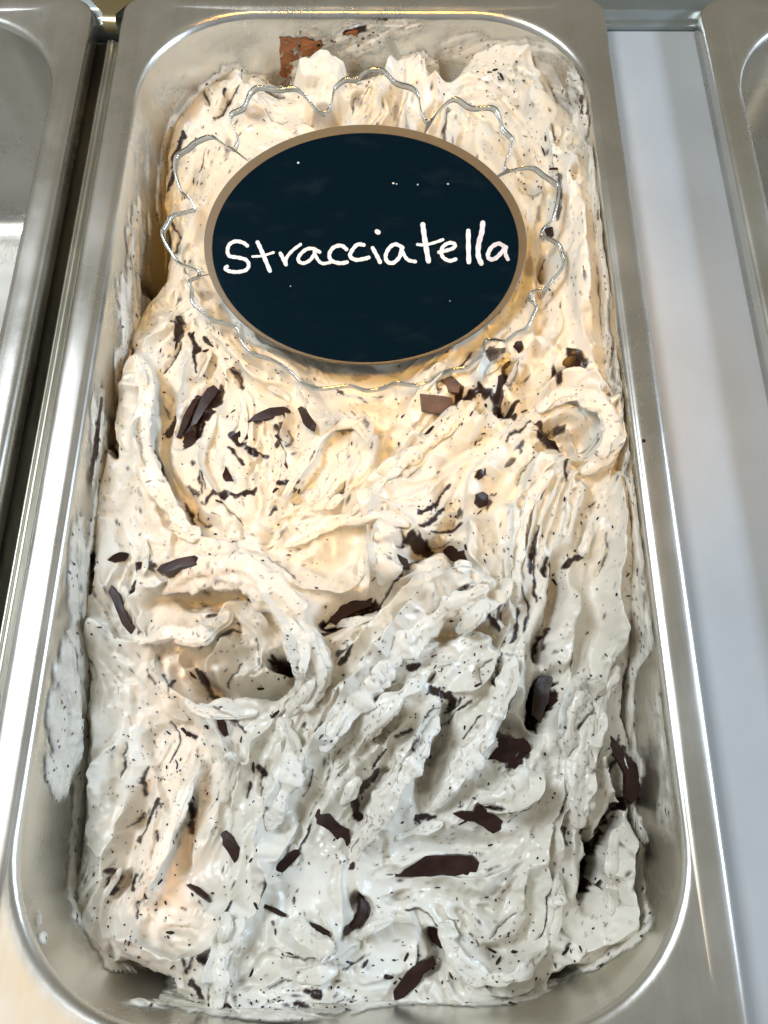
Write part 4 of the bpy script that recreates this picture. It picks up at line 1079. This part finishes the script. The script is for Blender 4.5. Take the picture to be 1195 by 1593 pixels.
nxx = np.gradient(WY, axis=1); nyy = -np.gradient(WX, axis=1)
ln = np.hypot(nxx, nyy) + 1e-9; nxx /= ln; nyy /= ln      # outward normals (perimeter runs anticlockwise)
SXX = WX - nxx * (thick + 0.05); SYY = WY - nyy * (thick + 0.05); SZZ = WZ + 0.15 * thick
on = rawt > 0.0
on_e = on.copy()
q = on & np.roll(on, -1, 1); q = q[:-1] & q[1:]
fidx = np.arange(NS * ND).reshape(ND, NS)
nxt = np.roll(fidx, -1, 1)
qq = np.stack([fidx[:-1][q], nxt[:-1][q], nxt[1:][q], fidx[1:][q]], 1)
usedv = np.unique(qq); remap = -np.ones(NS * ND, int); remap[usedv] = np.arange(len(usedv))
allco = np.stack([SXX.ravel(), SYY.ravel() - 110, SZZ.ravel() + 25], 1)[usedv] * S
qq = remap[qq]
sm = bpy.data.meshes.new('wall_smear')
sm.vertices.add(len(allco)); sm.vertices.foreach_set('co', allco.astype(np.float32).ravel())
sm.loops.add(qq.size); sm.loops.foreach_set('vertex_index', qq.astype(np.int32).ravel())
sm.polygons.add(len(qq)); sm.polygons.foreach_set('loop_start', np.arange(0, qq.size, 4, dtype=np.int32))
sm.polygons.foreach_set('use_smooth', np.ones(len(qq), bool))
sm.update(calc_edges=True)
ca = sm.color_attributes.new('choc', 'FLOAT_COLOR', 'POINT')
WUf, WVf = WUu + 14 * nz, WVv + 14 * np.roll(nz, 37, 1)
wc = np.zeros_like(nz); wg = np.zeros_like(nz)
WCH = [([(158, 620), (148, 680), (135, 760), (128, 800)], 4), ([(165, 540), (160, 600)], 5), ([(440, 70), (442, 125)], 8), ([(440, 70), (495, 70)], 10), ([(540, 48), (565, 44)], 5), ([(180, 320), (190, 350)], 1.5), ([(165, 450), (168, 470)], 2),
       ([(905, 150), (910, 175)], 3), ([(930, 330), (932, 345)], 2), ([(150, 560), (140, 620)], 3), ([(575, 30), (600, 28)], 3)]
for pts, wdt in WCH:
    d, _, _ = polydist(WUf, WVf, catmull(pts, 3)); wc = np.maximum(wc, smooth01((wdt - d) / 2 + .5))
wc = np.maximum(wc, smooth01((fbm(sm_s / 1.5, sm_d / 1.2, 221, 2) - 0.30) / 0.03))
wg = smooth01((fbm(sm_s / 5, sm_d / 8, 231, 3)) / 0.25) * 0.25
col = np.zeros((len(allco), 4), np.float32); col[:, 0] = wc.ravel()[usedv]; col[:, 1] = wg.ravel()[usedv]; col[:, 2] = np.clip(1 - smooth01(rawt / 0.55) * (0.5 + 0.5 * smooth01(thick / 0.5)), 0, 1).ravel()[usedv]; col[:, 3] = 1
ca.data.foreach_set('color', col.ravel())
sm.materials.append(CREAM_FILM)
so = link(bpy.data.objects.new('wall_smear', sm)); so.parent = gel; so['kind'] = 'stuff'

# ------------------------------------------------------------------ the sign
SP = Vector((*unproj(569, 600, -15), -15.0)); TA = math.radians(11)
SN = Vector((0, -math.sin(TA), math.cos(TA)))
def on_sign(u, v, off=0.0):
    d = Vector(ray(u, v)); d0 = Vector((0, 0, CH)); o_ = SP + SN * off
    return d0 + d * ((o_ - d0).dot(SN) / d.dot(SN))
SC = on_sign(569, 385)
sign = empty('flavour_sign', tuple(SC))
tag(sign, "clear scalloped plate with an oval blackboard lettered Stracciatella in white", 'sign')
k = NT("clear_acrylic_face")
tr = k.n('ShaderNodeBsdfTransparent'); tr.inputs[0].default_value = (0.96, 0.965, 0.96, 1)
gl = k.n('ShaderNodeBsdfGlossy'); gl.inputs['Roughness'].default_value = 0.06
fr_ = k.n('ShaderNodeFresnel', IOR=1.45)
k.l(k.bump(k.noise(60, 2, 0.4), 0.3, 0.001), fr_.inputs['Normal']); k.l(k.bump(k.noise(55, 2, 0.4), 0.35, 0.0015), gl.inputs['Normal'])
mx = k.n('ShaderNodeMixShader'); k.l(fr_.outputs[0], mx.inputs[0]); k.l(tr.outputs[0], mx.inputs[1]); k.l(gl.outputs[0], mx.inputs[2])
k.l(mx.outputs[0], k.out.inputs[0]); ACR = k.m
k = NT("clear_acrylic_edge")
p = k.n('ShaderNodeBsdfPrincipled'); p.inputs['Base Color'].default_value = (0.93, 0.95, 0.95, 1)
p.inputs['Transmission Weight'].default_value = 1.0; p.inputs['IOR'].default_value = 1.49; p.inputs['Roughness'].default_value = 0.04
g2 = k.n('ShaderNodeBsdfGlossy'); g2.inputs['Roughness'].default_value = 0.12; g2.inputs[0].default_value = (0.62, 0.65, 0.65, 1)
m2_ = k.n('ShaderNodeMixShader'); m2_.inputs[0].default_value = 0.28; k.l(p.outputs[0], m2_.inputs[1]); k.l(g2.outputs[0], m2_.inputs[2])
k.l(m2_.outputs[0], k.out.inputs[0]); ACE = k.m

SCAL = [(291.6, 233), (303, 223), (327, 213), (340.6, 220.6), (353, 228), (363, 229), (368, 213), (363, 200), (358, 180), (378, 169), (387, 150), (401, 139), (431, 141), (456, 138), (469, 144),
        (484, 160), (501, 173), (514, 162), (517.5, 147), (522, 135), (538, 124), (554, 124), (575, 111), (598, 113), (615.6, 129), (641, 136.5), (652, 148), (656, 170), (663, 184), (673, 183), (686, 168),
        (708.5, 154), (734, 168), (766, 169), (779, 183), (784, 200.6), (799, 216), (799, 224), (793, 240), (788, 255), (793, 263), (813, 260), (833, 261.5), (848, 273), (863, 284), (871, 293), (868, 320.6),
        (861, 343), (848, 356), (846, 366), (861, 373), (873, 383), (878, 398), (881, 410), (873, 425), (861, 438), (851, 450), (831, 455), (826, 465), (837, 478), (831, 493), (821, 513), (805.5, 520.6), (788, 533),
        (773, 530.6), (758, 531), (755, 541), (754, 553), (740, 563), (728, 574), (705, 578), (681, 587), (666, 600), (640, 602), (618, 598), (596, 607), (570, 611), (545, 603), (520, 606), (495, 608), (470, 599), (452, 582), (430, 566), (411, 558),
        (394, 554), (381, 543), (373, 530), (366, 511), (343, 503), (328, 498), (305, 481), (296, 469), (295, 451), (292, 438), (304, 431), (307, 423), (294, 417), (275, 409), (264, 394), (254.5, 377), (251, 364),
        (258, 351), (266, 337), (286.5, 329), (299, 324), (293, 309), (281, 300), (274, 282), (271, 262), (275, 245)]
P = catmull(SCAL + [SCAL[0]], 4)[:-1]
c0 = np.array([569, 372.0])
outer = [on_sign(*p_) - SC for p_ in P]
# ruffled edge: the plate flares up and down round its scallops
NPt = len(outer); TH = 1.9
def ring(scale, off, ruff):
    r_ = []
    for i_, q_ in enumerate(outer):
        rr = (P[i_] - c0); rad_ = math.hypot(rr[0] / 312, rr[1] / 240)
        wv = (rad_ - 0.93) * 8 * ruff
        r_.append(q_ * scale + SN * (off + wv))
    return r_
def loft_rings(name, rings, mat, parent, close_in=False):
    vs = [v_ for r_ in rings for v_ in r_]; n_ = NPt
    fs = [(a * n_ + j, a * n_ + (j + 1) % n_, (a + 1) * n_ + (j + 1) % n_, (a + 1) * n_ + j) for a in range(len(rings) - 1) for j in range(n_)]
    if close_in:
        fs = fs + [(0 * n_ + j, (len(rings) - 1) * n_ + j, (len(rings) - 1) * n_ + (j + 1) % n_, (j + 1) % n_) for j in range(n_)]
    return mesh_obj(name, vs, fs, mat, parent)
import bmesh
ed = loft_rings('plate_edge', [ring(0.981, TH / 2, .95), ring(0.990, TH / 2 + 0.15, 1), ring(0.998, TH / 2 - 0.1, 1), ring(1.0, 0.3, 1), ring(0.998, -TH / 2 + 0.1, 1), ring(0.990, -TH / 2, 1), ring(0.981, -TH / 2, .95)], ACE, sign, True)
bm = bmesh.new(); bm.from_mesh(ed.data); bmesh.ops.recalc_face_normals(bm, faces=bm.faces); bm.to_mesh(ed.data); bm.free()
fc = loft_rings('clear_plate', [ring(0.980, TH / 2 - .05, .95), ring(0.90, TH / 2 - 0.1, .45), ring(0.80, TH / 2 - 0.1, .1), ring(0.6, TH / 2 - .1, 0), ring(0.3, TH / 2 - .1, 0), ring(0.02, TH / 2 - .1, 0)], ACR, sign)

def disc(name, cu, cv_, ru, rv, off, thick_, mat, parent, n_=128, edge=0.35):
    P_ = [on_sign(cu + ru * math.cos(2 * math.pi * i_ / n_), cv_ + rv * math.sin(2 * math.pi * i_ / n_), off) - SC for i_ in range(n_)]
    c_ = sum(P_, Vector()) / n_
    L_ = [(1.0, -thick_), (1.0, -edge), (1 - 0.004, -0.08), (1 - 0.009, 0)]
    vs = [c_ + (p_ - c_) * s_ + SN * o_ for s_, o_ in L_ for p_ in P_]
    fs = [(a * n_ + (j + 1) % n_, a * n_ + j, (a + 1) * n_ + j, (a + 1) * n_ + (j + 1) % n_) for a in range(3) for j in range(n_)]
    fs.append(tuple(3 * n_ + j for j in range(n_ - 1, -1, -1))); fs.append(tuple(range(n_)))
    return mesh_obj(name, vs, fs, mat, parent, smooth=False)
TAUPE = plain("taupe_border", (0.115, 0.09, 0.052), 0.42, 0.08, 500)
k = NT("blackboard")
p = k.n('ShaderNodeBsdfPrincipled')
sm_ = k.maprange(k.noise(55, 5, 0.65, stretch=(1, 2.5, 1)), 0.56, 0.8, 0.0, 0.05)
mxc = k.n('ShaderNodeMix', data_type='RGBA'); mxc.inputs[6].default_value = (0.0012, 0.0062, 0.0115, 1); mxc.inputs[7].default_value = (0.14, 0.17, 0.2, 1)
k.l(sm_, mxc.inputs['Factor']); k.l(mxc.outputs[2], p.inputs['Base Color'])
p.inputs['Roughness'].default_value = 0.2; p.inputs['Specular IOR Level'].default_value = 0.10; p.inputs['Specular Tint'].default_value = (0.4, 0.65, 1.0, 1)
k.l(p.outputs[0], k.out.inputs[0]); BOARD = k.m
disc('board_border', 568.5, 380, 251.5, 187, TH / 2 + 0.9, 0.9, TAUPE, sign)
disc('blackboard', 568.5, 384.5, 239, 178.5, TH / 2 + 1.25, 0.9, BOARD, sign)
# stake that holds the plate up, hidden under the board
q0 = on_sign(569, 470, -1.2) - SC
stv, stf = box(-4, 4, q0.y - 2, q0.y, q0.z - 42, q0.z + 0.4, 0.3)
mesh_obj('stake', [(x + q0.x, y, z) for x, y, z in stv], stf, ACE, sign, smooth=False)
INK = plain("white_marker", (0.68, 0.71, 0.75), 0.5, 0.2, 900)
INK2 = plain("thin_white_marker", (0.50, 0.53, 0.62), 0.5, 0.2, 900, var=0.25)
for (mu, mv, mr) in [(612, 285, 1.6), (617, 286, 1.2), (650, 287, 1.4), (697, 286, 1.6), (464, 253, 1.8), (452, 445, 1.0), (700, 468, 1.0)]:
    disc('chalk_speck', mu, mv, mr, mr * 0.8, TH / 2 + 1.33, 0.06, INK2, sign, n_=10, edge=0.03)
def A(pts): return [(330 + x / 4.78, 320 + y / 4.78) for x, y in pts]
def B(pts): return [(560 + x / 4.78, 320 + y / 4.78) for x, y in pts]
LET = [
 ([(A([(262, 298), (230, 275), (175, 265), (128, 290), (115, 340), (132, 375), (190, 385), (250, 402), (273, 440), (252, 478), (190, 493), (130, 487), (98, 468), (112, 452)]), 6.4)], 0),
 ([(A([(338, 272), (362, 322), (395, 400), (430, 485)]), 7.0), (A([(302, 378), (370, 374), (457, 348)]), 4.4)], 0),
 ([(A([(508, 355), (528, 392), (550, 438)]), 6.4), (A([(548, 438), (556, 385), (600, 332), (658, 288)]), 5.4)], 0),
 ([(A([(800, 345), (752, 320), (700, 325), (652, 368), (642, 408), (680, 428), (730, 403), (765, 352)]), 6.0), (A([(760, 345), (785, 400), (822, 430), (880, 420)]), 5.6)], 0),
 ([(A([(1000, 325), (960, 297), (902, 312), (872, 362), (888, 408), (950, 428), (1003, 420)]), 6.6)], 0),
 ([(A([(1128, 292), (1080, 290), (1038, 338), (1028, 378), (1070, 403), (1130, 395), (1165, 385)]), 6.6)], 0),
 ([(B([(95, 315), (125, 370), (150, 420)]), 6.8), (B([(127, 192), (137, 198)]), 8.2)], 0),
 ([(B([(318, 312), (265, 287), (220, 312), (192, 368), (202, 413), (245, 426), (292, 385), (308, 330)]), 6.6), (B([(308, 312), (330, 370), (362, 405), (412, 416)]), 6.0)], 0),
 ([(B([(468, 140), (478, 220), (494, 320), (510, 412)]), 8.6), (B([(428, 288), (480, 292), (550, 276), (617, 252)]), 5.2)], 0),
 ([(B([(588, 346), (640, 334), (696, 314), (706, 288), (670, 276), (622, 300), (604, 345), (622, 388), (668, 410), (712, 398)]), 6.4)], 0),
 ([(B([(806, 188), (807, 300), (810, 418)]), 8.0)], 0),
 ([(B([(914, 128), (906, 200), (884, 280), (880, 370), (902, 428)]), 8.8)], 1),
 ([(B([(1072, 302), (1030, 282), (978, 310), (952, 365), (968, 398), (1010, 390), (1055, 345), (1082, 310)]), 7.2), (B([(1088, 308), (1080, 350), (1100, 398)]), 6.6)], 1)]
off_ctr = 0
for strokes, m in LET:
    vs, fs = [], []
    for (pts, wd2) in strokes:
        wd2 *= 0.9; off_ctr += 1; Pc = catmull(pts, 7)
        tg = np.gradient(Pc, axis=0); tg /= (np.hypot(tg[:, 0], tg[:, 1])[:, None] + 1e-9)
        nn = np.stack([-tg[:, 1], tg[:, 0]], 1); b0 = len(vs); rows = []
        # rounded end rows
        ext = [(-0.5, 0.0)]
        N_ = len(Pc)
        def row(c_, n_, hw, base):
            return [on_sign(*(c_ + n_ * hw * t_), base + (0.10 if abs(t_) < 0.9 else 0.0)) - SC for t_ in (-1, -0.8, 0, 0.8, 1)]
        for ai, f_ in ((0.48, 0.28), (0.36, 0.69), (0.18, 0.93)):
            rows.append(row(Pc[0] - tg[0] * wd2 * ai, nn[0], wd2 / 2 * f_, TH / 2 + 1.32 + 0.02 * off_ctr % 0.1))
        for i_ in range(N_):
            wv = wd2 / 2 * (1 + 0.10 * math.sin(i_ * 1.3 + off_ctr))
            rows.append(row(Pc[i_], nn[i_], wv, TH / 2 + 1.33 + 0.16 * i_ / N_ + 0.05 * (off_ctr % 2)))
        for ai, f_ in ((0.18, 0.93), (0.36, 0.69), (0.48, 0.28)):
            rows.append(row(Pc[-1] + tg[-1] * wd2 * ai, nn[-1], wd2 / 2 * f_, TH / 2 + 1.5 + 0.05 * (off_ctr % 2)))
        for r_ in rows: vs += r_
        for a in range(len(rows) - 1):
            for j in range(4): fs.append((b0 + a * 5 + j, b0 + a * 5 + j + 1, b0 + (a + 1) * 5 + j + 1, b0 + (a + 1) * 5 + j))
    mesh_obj('letter', vs, fs, INK2 if m else INK, sign)

# ------------------------------------------------------------------ small things
x_, y_ = unproj(1002, 685, 0.3)
cb = mesh_obj('crumb', [(a * 0.5, b * 0.6, c * 0.4) for a, b, c in [(-1, -.6, 0), (1, -.8, 0), (1.1, .7, 0), (-.8, .9, 0), (-.6, -.4, 1), (.6, -.5, 1.2), (.7, .4, .9), (-.5, .6, 1.1)]],
              [(3, 2, 1, 0), (4, 5, 6, 7), (0, 1, 5, 4), (1, 2, 6, 5), (2, 3, 7, 6), (3, 0, 4, 7)], CHOC, smooth=False, loc=(x_, y_, 0.0))
tag(cb, "single chocolate crumb lying on the right rim of the middle pan", 'crumb')
# caramel-brown stain dried on the back wall
STN = [([(434, 56), (468, 58), (500, 62), (496, 86), (470, 90), (456, 96), (452, 134), (436, 134)], 1), ([(536, 46), (552, 40), (566, 46), (556, 54), (540, 52)], 0)]
k = NT("caramel_stain")
p = k.n('ShaderNodeBsdfPrincipled'); k.l(k.ramp(k.noise(300, 4), [(0.3, (0.20, 0.062, 0.015)), (0.7, (0.36, 0.14, 0.04))]), p.inputs['Base Color'])
p.inputs['Roughness'].default_value = 0.3; k.l(k.bump(k.noise(900, 3), 0.3, 0.0002), p.inputs['Normal']); k.l(p.outputs[0], k.out.inputs[0]); CAR = k.m
msk = np.zeros(WUu.shape, bool)
for poly, _ in STN: msk |= inside(WUu + 9 * fbm(sm_s / 2.4, sm_d / 2.4, 401, 3), WVv + 9 * fbm(sm_s / 2.4, sm_d / 2.4, 411, 3), np.array(poly, float))
msk &= (WY > 200) & (fbm(sm_s / 1.3, sm_d / 1.6, 421, 3) > -0.17)
q = msk & np.roll(msk, -1, 1); q = q[:-1] & q[1:]
qq = np.stack([fidx[:-1][q], nxt[:-1][q], nxt[1:][q], fidx[1:][q]], 1)
uv_ = np.unique(qq); rm = {int(a): i for i, a in enumerate(uv_)}
tt = np.maximum(thick, 0) + 0.22
cx_s = (WX - nxx * tt).ravel(); cy_s = (WY - nyy * tt).ravel(); cz_s = WZ.ravel()
stn = mesh_obj('caramel_stain', [(cx_s[i] - 0, cy_s[i] - 110, cz_s[i] + 25) for i in uv_], [tuple(rm[int(i)] for i in f_) for f_ in qq], CAR, gel)
